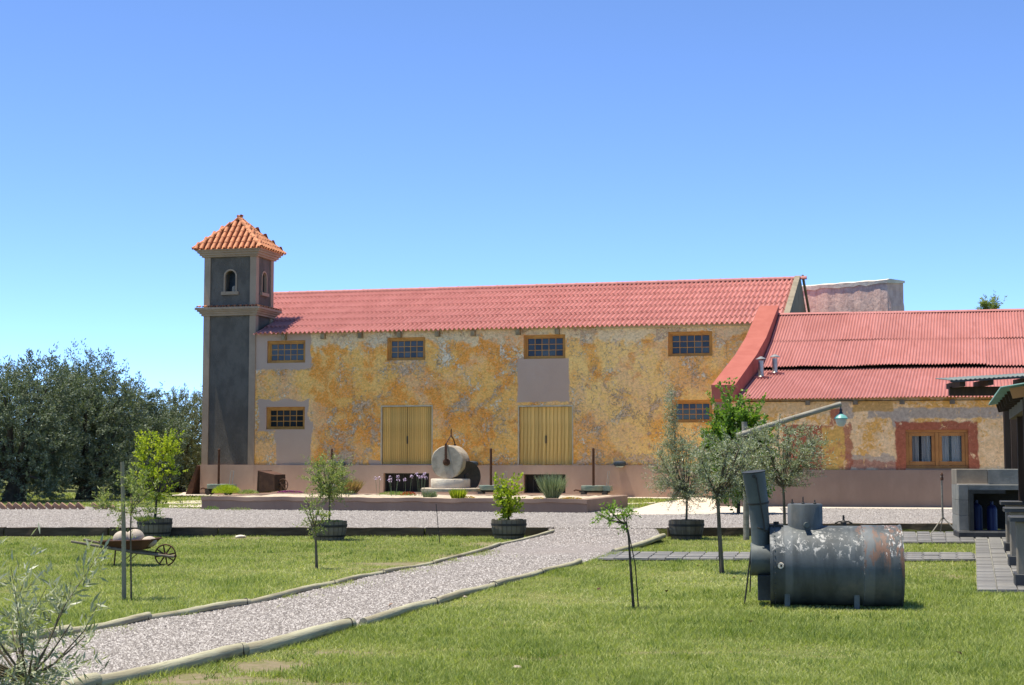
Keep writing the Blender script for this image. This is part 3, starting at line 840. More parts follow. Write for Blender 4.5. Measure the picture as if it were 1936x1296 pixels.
for i, (mp, W_, aw) in enumerate(faces4):
    back = MB()
    arch_face(belf, W_ - pw * .6, Z2, ZT, aw, 8.20, 8.83, .42 if i % 2 == 0 else .34, mp, back)
    nich = empty('niche', parent=tower)
    back.build('niche_back', M['blue_black'], nich)
    arch_trim(mp, aw, 8.20, 8.83).build('arch_trim', M['trim'], nich)
    sb = MB()
    corners = [mp(s_, d, z) for s_ in (-aw - .14, aw + .14) for d in (-.09, .30) for z in (8.07, 8.20)]
    sb.add(corners, [(0, 1, 5, 4), (1, 3, 7, 5), (0, 4, 6, 2), (0, 2, 3, 1), (4, 5, 7, 6)])
    sb.build('sill', M['trim'], nich)
belf.build('belfry_panel', M['dark_render'], tower)
st = MB().lathe([(.001, 0), (.10, 0), (.10, .14), (.085, .2), (.05, .24), (.001, .25)], 12, Matrix.Translation((.10, -hd + .22, 8.203)))
st.build('niche_stone', M['stone'], tower)
def cornice(z0, layers, name):
    m_ = MB(); z = z0
    for (h, o) in layers:
        m_.box((-hw - o, -hd - o, z), (hw + o, hd + o, z + h)); z += h
    return m_.build(name, M['trim'], tower)
cornice(Z1, ((.09, .07), (.08, .13), (.07, .20), (.09, .27)), 'cornice')
cornice(ZT, ((.07, .08), (.09, .15), (.08, .22), (.05, .28)), 'cornice')
tile_me = None
def barrel(L_, r0, r1, name, parent, n_=7):
    return MB().lathe([(r0, 0), (r1, L_)], n_, Matrix.Rotation(PI / 2, 4, 'Y'), True, PI / 2, PI * 1.5).build(name, M['terracotta'], parent)
troof = empty('roof', parent=tower)
ZE = ZT + .29
ov = .34
ex, ey, HA = hw + ov, hd + ov, 1.38
apex = Vector((0, 0, ZE + HA))
MB().add([(-ex + .03, -ey + .03, ZE), (ex - .03, -ey + .03, ZE), (ex - .03, ey - .03, ZE), (-ex + .03, ey - .03, ZE), (0, 0, ZE + HA - .03)], [(0, 1, 4), (1, 2, 4), (2, 3, 4), (3, 0, 4), (3, 2, 1, 0)]).build('roof_deck', M['terracotta'], troof)
tproto = barrel(.40, .095, .075, 'barrel_tile', troof)
used = False
def orient(o, loc, xdir, zdir):
    xd = Vector(xdir).normalized(); zd = Vector(zdir); zd = (zd - xd * zd.dot(xd)).normalized(); yd = zd.cross(xd)
    o.matrix_local = Matrix.Translation(loc) @ Matrix((xd, yd, zd)).transposed().to_4x4()
for (ax, half, run, ux_, uy_) in ((0, ex, ey, Vector((1, 0, 0)), Vector((0, 1, 0))), (1, ey, ex, Vector((0, 1, 0)), Vector((-1, 0, 0))), (2, ex, ey, Vector((-1, 0, 0)), Vector((0, -1, 0))), (3, ey, ex, Vector((0, -1, 0)), Vector((1, 0, 0)))):
    slope = Vector((uy_.x * run, uy_.y * run, HA)); sl = slope.length; sd = slope.normalized(); nrm = ux_.cross(sd)
    ncol = int(round(2 * half / .245))
    for c_ in range(ncol):
        s_ = -half + (c_ + .5) * 2 * half / ncol
        top = sl * (1 - abs(s_) / half)
        t = -.03
        while t < top - .10:
            o = tproto if not used else link('barrel_tile', tproto.data, troof)
            used = True
            base = Vector((0, 0, ZE)) - uy_ * run + ux_ * s_ + sd * t + nrm * (.012 + .012)
            jitter = Vector((random.uniform(-1, 1), random.uniform(-1, 1), 0)) * .006
            # tile's open side is -z after lathe half turn: roll so that it arches outwards
            orient(o, base + jitter, sd, -nrm if False else nrm)
            t += .335
for (cx, cy) in ((-1, -1), (1, -1), (1, 1), (-1, 1)):
    a = Vector((cx * ex, cy * ey, ZE)); d = apex - a
    L_ = d.length; d.normalize()
    k = 0
    while k * .36 < L_ - .2:
        o = link('hip_tile', tproto.data, troof)
        orient(o, a + d * (k * .36 - .02) + Vector((0, 0, .035)), d, Vector((0, 0, 1)))
        k += 1
MB().lathe([(.12, -.06), (.13, .02), (.09, .10), (.10, .12), (.07, .17), (.001, .18)], 12, Matrix.Translation(apex)).build('finial', M['terracotta'], troof)
# small cover tiles on the middle cornice
mid = barrel(.26, .062, .055, 'cornice_tile', tower, 6)
used2 = False
for (half, run, ux_, uy_) in ((hw + .27, hd + .27, Vector((1, 0, 0)), Vector((0, 1, 0))), (hd + .27, hw + .27, Vector((0, 1, 0)), Vector((-1, 0, 0)))):
    nn = int(2 * half / .24)
    for c_ in range(nn):
        s_ = -half + (c_ + .5) * 2 * half / nn
        o = mid if not used2 else link('cornice_tile', mid.data, tower)
        used2 = True
        sd = (uy_ + Vector((0, 0, .22))).normalized()
        orient(o, Vector((0, 0, Z2 + .005)) - uy_ * (run + .01) + ux_ * s_, sd, ux_.cross(sd))

# ------------------------------------------------------------------ low wing
WY = R(11)
wing = thing('low_wing', 'low wing with red corrugated iron roof and patchy cream and red walls', 'building', FWG.o, -WY)
SK = math.sin(R(6.0)), math.cos(R(6.0))
sk = lambda x, y, z: (x + y * SK[0], y * SK[1], z)
PX0, PX1, WX = -5.32, -4.62, 8.0
x0, z1 = FWG.loc(1712, 813); x1, z0 = FWG.loc(1832, 886)
WW = (x0, x1, z0 - .01, z1)
WPL = 1.09
mb = MB()
wall_open(mb, PX0 + .04, WX, WPL - .04, 3.22, [WW], 0, .30)
mb.add([(PX0 + .04, 0, 0), sk(PX0 + .04, 10, 0), sk(PX0 + .04, 10, 6.3), sk(PX0 + .04, 5, 4.2), (PX0 + .04, 0, 3.22)], [(0, 4, 3, 2, 1)])
mb.add([(WX, 0, 0), sk(WX, 10, 0), sk(WX, 10, 6.3), sk(WX, 5, 4.2), (WX, 0, 3.22)], [(0, 1, 2, 3, 4)])
mb.build('wall', M['wing'], wing)
MB().box((PX0 + .02, -.07, -.1), (WX, .10, WPL)).build('plinth', M['plinth'], wing)
# casement window with curtains
w = empty('window', parent=wing)
a, b, c, d = WW
fr = MB()
t = .085
for q in ((a, b, d - t, d), (a, b, c, c + t), (a, a + t, c + t, d - t), (b - t, b, c + t, d - t), ((a + b) / 2 - .05, (a + b) / 2 + .05, c + t, d - t)):
    fr.box((q[0] + .003, .06, q[2] + .003), (q[1] - .003, .16, q[3] - .003))
fr.build('frame', M['orange_wood'], w)
for s_ in range(2):
    l0 = a + t if s_ == 0 else (a + b) / 2 + .05
    l1 = (a + b) / 2 - .05 if s_ == 0 else b - t
    lf = MB(); e = .10
    for q in ((l0, l1, d - t - e, d - t), (l0, l1, c + t, c + t + e * 1.3), (l0, l0 + e, c + t + e * 1.3, d - t - e), (l1 - e, l1, c + t + e * 1.3, d - t - e)):
        lf.box((q[0] + .004, .085, q[2] + .004), (q[1] - .004, .14, q[3] - .004))
    lf.build('casement', M['orange_wood'], w)
    gl = MB().box((l0 + e, .112, c + t + e * 1.3), (l1 - e, .116, d - t - e)).build('pane', M['clear_glass'], w)
    cu = MB(); n_ = 40
    for i in range(n_ + 1):
        xx = l0 + e * .5 + (l1 - l0 - e) * i / n_
        yy = .20 + .03 * math.sin(i * 1.15) + .015 * math.sin(i * .5 + s_)
        cu.v += [(xx, yy, c + t), (xx, yy, d - t)]
    for i in range(n_):
        if (i // 5) % 4 == 3: continue
        cu.f.append((2 * i, 2 * i + 2, 2 * i + 3, 2 * i + 1)); cu.sm.append(True)
    cu.build('curtain', M['curtain'], w)
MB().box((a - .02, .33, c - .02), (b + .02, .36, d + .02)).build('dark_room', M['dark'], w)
MB().box((a - .02, -.04, c - .05), (b + .02, .10, c + .002)).build('sill', M['plinth'], w)
wroof = empty('roof', parent=wing)
PROF = [(-.32, 3.19), (4.9, 4.38), (4.7, 4.44), (7.5, 5.52), (10.0, 6.68)]
hum = lambda x, s_: .5 + .5 * math.sin(x * 1.7 + s_) * math.sin(x * .63 + 1.3 * s_)
def sheet_row(ya, za, yb, zb, width, tag_, lift0, seed):
    rr = random.Random(seed)
    x = PX1 + .005
    while x < WX:
        x2 = min(x + width * rr.uniform(.96, 1.04), WX)
        dz = rr.uniform(-.006, .010)
        tl = rr.uniform(0, .03) * tag_
        wavy(x, x2 + .03, [(ya, za + dz), (ya + .12, za + dz + .12 * (zb - za) / (yb - ya)), ((ya + yb) / 2, (za + zb) / 2 + dz), (yb, zb + dz)], .100, .024, 'roof_sheet', M['red_iron'], wroof, 6, False, 1.0,
             lambda q, j: (lift0 * hum(q, seed) + tl) * (1, .8, .25, 0)[j] + .012 * math.sin(q * .9 + seed), lambda q, y, z: sk(q, y, z))
        x = x2
sheet_row(-.32, 3.19, 4.95, 4.36, 2.6, 0, .0, 1)
sheet_row(4.72, 4.40, 7.55, 5.50, 1.18, 1, .06, 2)
sheet_row(7.46, 5.478, 10.0, 6.66, 1.18, .3, .006, 3)
MB().add([sk(PX1, -.1, 3.10), sk(WX, -.1, 3.10), sk(WX, 5, 4.22), sk(PX1, 5, 4.22), sk(WX, 10, 6.5), sk(PX1, 10, 6.5), sk(WX, 12, 5.6), sk(PX1, 12, 5.6)], [(0, 1, 2, 3), (3, 2, 4, 5), (5, 4, 6, 7)]).build('roof_deck', M['dark_wood'], wroof)
k = 0
x = PX1
while x < WX:
    z_ = 6.70 + random.uniform(-.012, .014)
    rc_ = MB()
    rc_.add([sk(x, 9.82, z_ - .085), sk(x + 2.5, 9.82, z_ - .08), sk(x + 2.5, 10.0, z_), sk(x, 10.0, z_ - .005), sk(x + 2.5, 10.3, z_ - .1), sk(x, 10.3, z_ - .1)], [(0, 1, 2, 3), (3, 2, 4, 5)])
    o = rc_.build('ridge_cap', M['red_iron'], wroof)
    o.modifiers.new('thickness', 'SOLIDIFY').thickness = .01
    x += 2.45
# parapet over the end wall
pp = [(-.42, 3.18), (-.42, 3.60), (4.2, 4.80), (6.6, 5.55), (10.1, 6.98), (10.1, 6.3), (5, 4.1), (0, 3.1)]
mb = MB()
n = len(pp)
mb.add([sk(PX0, y, z) for y, z in pp] + [sk(PX1, y, z) for y, z in pp], [tuple(range(n)), tuple(range(2 * n - 1, n - 1, -1))] + [(i + n, (i + 1) % n + n, (i + 1) % n, i) for i in range(n)])
mb.build('parapet', M['red_wall'], wing)
MB().box((PX0 - .05, -.46, 3.50), (PX1 + .04, -.30, 3.585)).build('parapet_lip', M['red_wall'], wing)
MB().box((PX0 + .02, -.05, WPL), (PX0 + .3, .02, 3.19)).build('corner_pier', M['plinth'], wing)
for (xx, yy, h) in ((-4.36, 3.3, .55), (-4.02, 4.05, .5)):
    zb = 3.19 + (yy + .32) * (4.36 - 3.19) / 5.27
    bx, by, _ = sk(xx, yy, 0)
    fl_ = empty('flue', parent=wing)
    MB().lathe([(.15, -.03), (.10, .05), (.085, .06), (.085, h), (.001, h)], 14, Matrix.Translation((bx, by, zb))).build('pipe', M['galv'], fl_)
    MB().lathe([(.17, h + .04), (.165, h + .055), (.03, h + .13), (.001, h + .135)], 14, Matrix.Translation((bx, by, zb))).build('cap', M['galv'], fl_)
    MB().box((bx - .24, by - .2, zb - .045), (bx + .22, by + .22, zb + .035)).build('flashing', M['red_iron'], fl_)
for px in (1527, 1617, 1705, 1800):
    x = FWG.x(px, 758)
    MB().bbox((x - .07, -.16, 3.0), (x + .07, .04, 3.13), .01).build('rafter_end', M['old_wood'], wing)

# ------------------------------------------------------------------ tall rendered wall behind the wing
pa, pb = at_depth(1507, 575, 68.3), at_depth(1677, 575, 64.5)
FB = Frame((pa.x, pa.y, 0), math.atan2(pa.y - pb.y, pb.x - pa.x))
bw = (pb - pa).length
rear = thing('rear_wall', 'stained pink rendered wall with white cap rising behind the red roofs', 'wall', FB.o, -FB.th)
mb = MB()
prof = []
nx_ = 14
zt = [9.06 - .14 * (i / nx_) + .012 * math.sin(i * 1.9) for i in range(nx_ + 1)]
for i in range(nx_ + 1):
    x = bw * i / nx_
    for (y, z) in ((0, 0), (0, zt[i]), (1.1, zt[i]), (1.1, 0)): mb.v.append((x, y + .03 * math.sin(i * 2.3), z))
for i in range(nx_):
    for k in range(3): mb.f.append((i * 4 + k, (i + 1) * 4 + k, (i + 1) * 4 + k + 1, i * 4 + k + 1)); mb.sm.append(False)
mb.f += [(0, 1, 2, 3), (nx_ * 4 + 3, nx_ * 4 + 2, nx_ * 4 + 1, nx_ * 4)]; mb.sm += [False] * 2
mb.add([(bw - .02, 0.02, 0), (bw - .02, .02, zt[-1] - .25), (bw + .12, .1, 7.9), (bw + .16, .2, 6), (bw + .16, .2, 0), (bw - .02, 1.0, zt[-1] - .25), (bw + .12, 1.0, 7.9), (bw + .16, 1.0, 6), (bw + .16, 1.0, 0)], [(0, 4, 3, 2, 1), (1, 2, 6, 5), (2, 3, 7, 6), (3, 4, 8, 7)])
mb.build('wall', M['brick_render'], rear)
cp = MB()
for i in range(nx_ + 1):
    x = bw * i / nx_ + (-.05 if i == 0 else .05 if i == nx_ else 0)
    j1, j2 = .03 * math.sin(i * 2.3), random.uniform(-.03, .02)
    for (y, z) in ((-.05, -.10 + j2 * 2), (-.07, .06), (.1, .115), (1.15, .10), (1.15, 0)): cp.v.append((x, y + j1, zt[i] + z))
for i in range(nx_):
    for k in range(4): cp.f.append((i * 5 + k, (i + 1) * 5 + k, (i + 1) * 5 + k + 1, i * 5 + k + 1)); cp.sm.append(True)
    cp.f.append((i * 5 + 4, (i + 1) * 5 + 4, (i + 1) * 5, i * 5)); cp.sm.append(False)
cp.f += [(0, 1, 2, 3, 4), (nx_ * 5 + 4, nx_ * 5 + 3, nx_ * 5 + 2, nx_ * 5 + 1, nx_ * 5)]; cp.sm += [False] * 2
cp.build('cap', M['white_cap'], rear)

# ------------------------------------------------------------------ wall lamps on the ledge
for px, lab in ((643, 'blue-black oval wall lamp on the ledge behind the rusty post and sapling'), (893, 'blue-black oval wall lamp half hidden behind the upright millstone'), (1172, 'blue-black oval wall lamp on the ledge above the cart, farthest right')):
    x, z = FM.loc(px, 877, -.2)
    o = thing('wall_lamp', lab, 'lamp', FM.world(x, -.22, z), -TH, 'oval lamps along the plinth ledge')
    MB().lathe([(.001, -.11), (.17, -.10), (.22, -.05), (.235, .02), (.20, .07), (.10, .10), (.001, .105)], 20, Matrix.Diagonal((1.05, .6, 1, 1))).build('hood', M['blue_black'], o)
    MB().box((-.05, .10, -.05), (.05, .23, .05)).build('bracket', M['iron'], o)
    MB().lathe([(.001, -.14), (.12, -.135), (.15, -.105), (.15, -.09)], 16, Matrix.Diagonal((1.05, .6, 1, 1))).build('lens', M['lamp_glass'], o)

# ------------------------------------------------------------------ planter
pA, pB = gp(381, 963.5), gp(1110, 970.5)
pth = math.atan2(pA.y - pB.y, pB.x - pA.x)
FP = Frame(pA, pth)
pL = (pB - pA).length
planter = thing('planter', 'long raised planter bed with mauve rendered walls in front of the warehouse', 'planter', pA, -pth)
PH, PD = .36, 5.2
th_ = .22
nseg = 40
fr = MB()
for i in range(nseg + 1):
    x = pL * i / nseg
    wv = .015 * math.sin(i * .9) + .01 * math.sin(i * 2.3)
    for (y, z) in ((0 + wv * .5, -.1), (wv * .4, PH - .12 + wv), (-.035 + wv * .4, PH - .10 + wv), (-.03, PH + wv * .6), (th_, PH + wv * .6), (th_, .1)): fr.v.append((x, y, z))
for i in range(nseg):
    for k in range(5): fr.f.append((i * 6 + k, (i + 1) * 6 + k, (i + 1) * 6 + k + 1, i * 6 + k + 1)); fr.sm.append(k == 0)
fr.f += [(0, 1, 2, 3, 4, 5), (nseg * 6 + 5, nseg * 6 + 4, nseg * 6 + 3, nseg * 6 + 2, nseg * 6 + 1, nseg * 6)]; fr.sm += [False] * 2
fr.build('front_wall', M['plinth'], planter)
MB().bbox((pL - th_, th_, -.1), (pL, PD, PH), .02).build('side_wall', M['plinth'], planter)
MB().bbox((0, th_, -.1), (th_, PD, PH), .02).build('side_wall', M['plinth'], planter)
MB().bbox((th_, PD - th_, -.1), (pL - th_, PD, PH), .02).build('rear_wall', M['plinth'], planter)
bd = MB(); nx_, ny_ = 60, 20
for j in range(ny_ + 1):
    for i in range(nx_ + 1):
        bd.v.append((th_ + (pL - 2 * th_) * i / nx_, th_ + (PD - 2 * th_) * j / ny_, PH - .04 + random.uniform(-.02, .02) + .03 * math.sin(i * .4) * math.sin(j * .5)))
for j in range(ny_):
    for i in range(nx_): bd.f.append((j * (nx_ + 1) + i, j * (nx_ + 1) + i + 1, (j + 1) * (nx_ + 1) + i + 1, (j + 1) * (nx_ + 1) + i)); bd.sm.append(True)
bd.build('bed_surface', M['bed'], planter)
BEDZ = PH - .035
def bedpt(px, py): return gp(px, py, BEDZ)

# ------------------------------------------------------------------ sleepers along the lawn edge
def sleeper(x0, x1, y, lab, rz=0.0):
    o = MB()
    n_ = 8
    for i in range(n_ + 1):
        x = (x1 - x0) * i / n_
        j = [random.uniform(-.008, .008) for _ in range(4)]
        o.v += [(x, j[0], -.19), (x, j[1], .018 + j[2]), (x, .20, .018 + j[3]), (x, .20, -.19)]
    for i in range(n_):
        for k in range(4): o.f.append((i * 4 + k, (i + 1) * 4 + k, (i + 1) * 4 + (k + 1) % 4, i * 4 + (k + 1) % 4)); o.sm.append(False)
    o.f += [(3, 2, 1, 0), tuple(n_ * 4 + k for k in range(4))]; o.sm += [False] * 2
    ob = o.build('timber_sleeper', M['sleeper'])
    ob.location = (x0, y, 0); ob.rotation_euler = (0, 0, rz)
    tag(ob, lab, 'sleeper', 'sleepers edging the lawn')
ends = [-15.2, -12.6, -10.2, -8.1, -5.9, -3.75, -1.75, .86]
labs = ['dark timber sleeper running out at the far left edge of the lawn', 'dark timber sleeper below the zigzag brick edging', 'dark timber sleeper behind the staked sapling', 'dark timber sleeper behind the barrel with the yellow-green shrub', 'dark timber sleeper between the two left barrels, beyond the white stone', 'dark timber sleeper behind the barrel with the small bushy tree', 'dark timber sleeper ending at the gravel path behind the pot of bright shrub']
for k in range(7): sleeper(ends[k] + .02, ends[k + 1] - .02, 30.98 + random.uniform(-.03, .03) - (.0 if k < 5 else .1), labs[k], random.uniform(-.008, .008))
sleeper(3.12, 5.0, 30.85, 'dark timber sleeper behind the barrel with the tall olive')
sleeper(5.3, 7.5, 32.85, 'dark timber sleeper behind the boiler chimney')
sleeper(7.52, 10.2, 32.85, 'dark timber sleeper behind the slate terrace and iron tripod')

# ------------------------------------------------------------------ logs along the path
def log(a, b, r0, r1, lab, seed, tie=True):
    rr = random.Random(seed)
    a, b = Vector(a), Vector(b)
    L_ = (b - a).length
    root = thing('edging_log', lab, 'log', a, math.atan2(b.y - a.y, b.x - a.x), 'logs edging the gravel path')
    dzt = b.z - a.z
    n_ = 12
    pts, rad = [], []
    for i in range(n_ + 1):
        t = i / n_
        pts.append((L_ * t, .03 * math.sin(t * 3.0 + seed) * math.sin(PI * t) * 1.6, r0 * .62 + dzt * t + .012 * math.sin(t * 5 + seed)))
        rad.append((r0 + (r1 - r0) * t) * rr.uniform(.93, 1.07))
    MB().tube(pts, rad, 12).build('round_timber', M['log'], root)
    if tie:
        for t in (.04,):
            c = Vector((L_ * t, 0, r0 * .62 + dzt * t))
            rr_ = (r0 + (r1 - r0) * t) * 1.10
            MB().tube([c + Vector((.02 * math.sin(i), rr_ * math.cos(a_), rr_ * math.sin(a_))) for i, a_ in enumerate([PI * (-.15 + 1.3 * q / 10) for q in range(11)])], .005, 5).build('wire_tie', M['iron'], root)
    return root
RI = [(0, 2), (3, 4), (4, 5), (5, 6), (6, 7), (8, 9), (9, 11), (11, 13)]
rl = ['short edging log beside the tall potted olive at the head of the path', 'edging log just below the end of the slate path', 'edging log next below the one at the slate path end', 'edging log on the right of the path, midway up', 'slim edging log ending at the thick log joint', 'thickest pale edging log in the right foreground', 'thick weathered edging log with knots at the bottom of the path', 'edging log leaving the picture at the bottom left corner']
for k, (i, j) in enumerate(RI):
    r = (.048, .04, .041, .044, .046, .054, .055, .055)[k]
    a, b = RE[i].lerp(RE[j], .0), RE[j]
    log(a, b, r, r * (.93 if k != 5 else 1.05), rl[k], k + 1)
LI = [(0, 2), (2, 4), (4, 5), (5, 6), (6, 7), (7, 8), (8, 9), (9, 11)]
ll = ['thin edging log in front of the barrel of bright shrub', 'thin edging log beside the bare earth strip', 'thin edging log just below the bare earth strip', 'thin edging log on the left of the path, midway', 'pale thin edging log below the twin-stemmed sapling', 'thin edging log below the staked sapling', 'brown edging log half covered by the foreground olive', 'edging log hidden behind the foreground olive leaves']
for k, (i, j) in enumerate(LI):
    r = (.028, .03, .03, .032, .035, .038, .04, .045)[k]
    log(LE[i], LE[j], r, r * .92, ll[k], k + 20)

# ------------------------------------------------------------------ leaves, plants
def unit(a): return a / (np.linalg.norm(a, axis=-1, keepdims=True) + 1e-9)
def leaf_mesh(name, P, D, L, Wd, mat, rnd, parent=None, kind=None, fold=.0):
    n = len(P)
    W = unit(np.cross(D, unit(rng.normal(size=(n, 3)))))
    L = np.broadcast_to(L, n)[:, None]; Wd = np.broadcast_to(Wd, n)[:, None]
    N_ = np.cross(D, W)
    v = np.stack([P, P + D * L * .45 + W * Wd * .5, P + D * L + N_ * L * rng.uniform(-.12, .12, (n, 1)), P + D * L * .45 - W * Wd * .5], 1).reshape(-1, 3)
    f = (np.arange(n)[:, None] * 4 + np.array([[0, 1, 2, 3]]))
    return np_mesh(name, v, f, mat, np.repeat(rnd, 4), parent, kind)
def tubes(segs, n=5):
    m_ = MB()
    for (pts, rad) in segs: m_.tube(pts, rad, n, False)
    return m_
def plant(name, label, cat, base, trunk, crown_c, crown_r, n_limb, n_twig, per, leaf, mat, bark, tr=.03, up=.25, group=None, rnd_bias=0.0, seed=1, spikes=0, hollow=.35, rz=0, twig=1.0, droop=0.0):
    """trunk: local polyline; crown ellipsoid; twigs carry the leaves"""
    g = np.random.default_rng(seed)
    root = thing(name, label, cat, base, rz, group)
    cc, cr = np.array(crown_c, float), np.array(crown_r, float)
    tp = [Vector(p) for p in trunk]
    segs = [(tp, [tr * (1 - .45 * i / (len(tp) - 1)) for i in range(len(tp))])]
    top = np.array(tp[-1])
    anchors = []
    low = np.array(tp[-2]) * .35 + top * .65
    for i in range(n_limb):
        d = unit(g.normal(size=3)); d[2] = abs(d[2]) * .8 + .1 if g.random() < .8 else d[2] * .5
        e = cc + cr * d * g.uniform(.45, .8)
        s = low + (top - low) * g.random()
        mid = (s + e) / 2 + np.array([0, 0, -.08 * np.linalg.norm(e - s)])
        segs.append(([Vector(s), Vector(mid), Vector(e)], [tr * .5, tr * .36, tr * .2]))
        for t in np.linspace(.3, 1, 7):
            anchors.append((1 - t) ** 2 * s + 2 * t * (1 - t) * mid + t * t * e)
    for t in np.linspace(.3, 1, 4): anchors.append(low + (top - low) * t)
    anchors = np.array(anchors)
    Ps, Ds, Rn = [], [], []
    for i in range(n_twig):
        d = unit(g.normal(size=3))
        r = (hollow + (1 - hollow) * g.random() ** .5)
        e = cc + cr * d * r * g.uniform(.82, 1.12)
        if i < spikes:
            e = cc + cr * np.array([d[0] * .85, d[1] * .85, g.uniform(.45, 1.3)])
        dist = np.linalg.norm(anchors - e, axis=1) + .25 * cr.mean() * (anchors[:, 2] > e[2])
        s = anchors[np.argmin(dist)]
        if i % 3 == 0: segs.append(([Vector(s), Vector(e)], [tr * .16, tr * .08]))
        v = e - s; ln = np.linalg.norm(v) + 1e-6
        v = v / ln
        tl = min(ln, twig * .45 * cr.mean() + .08)
        t = 1 - g.random(per) * (tl / ln)
        P = s + np.outer(t * ln, v) + g.normal(size=(per, 3)) * .012 * (1 + leaf[0] * 4)
        D = unit(v * .75 + unit(g.normal(size=(per, 3))) * .95 + np.array([0, 0, up - droop]))
        Ps.append(P); Ds.append(D); Rn.append(np.clip(g.random(per) * .75 + .25 * g.random() + rnd_bias, 0, 1))
    tubes(segs).build('trunk', bark, root)
    P, D, Rn = np.concatenate(Ps), np.concatenate(Ds), np.concatenate(Rn)
    leaf_mesh('crown', P, D, leaf[0] * g.uniform(.6, 1.15, len(P)), leaf[1] * g.uniform(.7, 1.2, len(P)), mat, Rn, root)
    return root
def barrel_pot(px, py, lab, rz=0):
    b = gp(px, py, LAWN)
    root = thing('barrel_planter', lab, 'barrel', b, rz, 'half barrel planters')
    H_, rb, rt = .37, .28, .345
    ns = 22
    st_ = MB()
    for i in range(ns):
        a0, a1 = 2 * PI * (i + .04) / ns, 2 * PI * (i + .96) / ns
        hh = H_ + random.uniform(-.008, .008)
        P = lambda a, r, z: (r * math.cos(a), r * math.sin(a), z)
        j = random.uniform(-.003, .003)
        rings = [(rb + j, -.01), ((rb + rt) / 2 + .022 + j, hh * .5), (rt + j, hh), (rt - .028, hh), (rt - .04, hh - .12)]
        vv_ = [P(a, r, z) for r, z in rings for a in (a0, a1)]
        st_.add(vv_, [(2 * k, 2 * k + 1, 2 * k + 3, 2 * k + 2) for k in range(4)])
    st_.build('staves', M['old_wood'], root)
    MB().lathe([(rb - .02, 0), ((rb + rt) / 2, H_ * .5), (rt - .03, H_ - .02)], 22).build('liner', M['sleeper'], root)
    for z0, z1, in ((.07, .105), (.255, .30)):
        rr_ = lambda z: rb + (rt - rb) * z / H_ + .022 * math.sin(PI * z / H_) + .006
        MB().lathe([(rr_(z0), z0), (rr_(z1), z1)], 28).build('hoop', M['iron'], root)
    MB().lathe([(.001, H_ - .03), (.2, H_ - .035), (rt - .03, H_ - .06)], 18).build('soil', M['compost'], root)
    return b + Vector((0, 0, H_ - .05))
# potted plants
b = barrel_pot(292, 1016, 'half barrel holding the tall yellow-green shrub, leftmost barrel', .3)
plant('potted_shrub', 'tall bright yellow-green shrub growing in the leftmost half barrel', 'shrub', b, [(0, 0, 0), (.02, 0, .22), (.03, 0, .5)], (.06, 0, .90), (.58, .50, .74), 14, 175, 22, (.055, .036), M['leaf_lime'], M['dark_bark'], .035, .35, seed=3, spikes=85, hollow=.1)
def tuft(name, label, cat, base, n, h, spread, wid, mat, seed, group=None, flowers=None, rnd=(0, 1), lean=.35):
    """grassy clump: thin blades from the base"""
    g = np.random.default_rng(seed)
    root = thing(name, label, cat, base, 0, group)
    a = g.uniform(0, 2 * PI, n); r = spread * np.sqrt(g.random(n))
    P = np.stack([r * .45 * np.cos(a), r * .45 * np.sin(a), np.zeros(n) - .01], 1)
    D = unit(np.stack([lean * r / spread * np.cos(a) + g.normal(0, .12, n), lean * r / spread * np.sin(a) + g.normal(0, .12, n), np.ones(n)], 1))
    leaf_mesh('blades', P, D, h * g.uniform(.55, 1.1, n), wid, mat, g.uniform(*rnd, n), root)
    return root
tuft('trailing_plant', 'small green plant trailing over the rim of the leftmost barrel', 'plant', b + Vector((-.1, -.12, 0)), 420, .16, .42, .016, M['leaf_mixed'], 4, None, None, (0, .5), 1.3)
b = barrel_pot(622, 1022, 'half barrel holding the small bushy tree, behind the short sapling', 1.1)
plant('potted_tree', 'small bushy pale-green tree in the half barrel behind the short sapling', 'tree', b, [(0, 0, 0), (.01, 0, .35), (0, 0, .62)], (-.02, 0, .80), (.60, .56, .58), 18, 280, 24, (.045, .017), M['leaf_mixed'], M['bark'], .022, .2, seed=5, rnd_bias=.1, hollow=.15, spikes=10)
tuft('trailing_plant', 'low dark green weeds filling the barrel below the bushy tree', 'plant', b + Vector((0, -.08, 0)), 420, .10, .5, .018, M['leaf_green'], 6, None, None, (0, .4), 1.2)
b = barrel_pot(962, 1019, 'grey half barrel holding the glossy bright shrub beside the path head', .6)
plant('potted_shrub', 'glossy bright green shrub with upright shoots in the barrel by the path', 'shrub', b, [(0, 0, 0), (0, 0, .10), (-.02, 0, .22)], (-.02, 0, .36), (.35, .32, .46), 8, 110, 22, (.06, .042), M['leaf_lime'], M['dark_bark'], .022, .35, seed=7, rnd_bias=-.12, spikes=22, hollow=.1)
b = barrel_pot(1298, 1020, 'half barrel holding the tall grey olive right of the path', 2.0)
plant('potted_olive', 'tall silvery olive tree with a leader, planted in the rightmost barrel', 'tree', b, [(0, 0, 0), (.01, 0, .3), (.02, 0, .55)], (-.03, 0, .98), (.86, .80, .84), 26, 520, 26, (.05, .012), M['leaf_olive'], M['bark'], .026, .4, seed=9, rnd_bias=.1, hollow=.2, spikes=12)
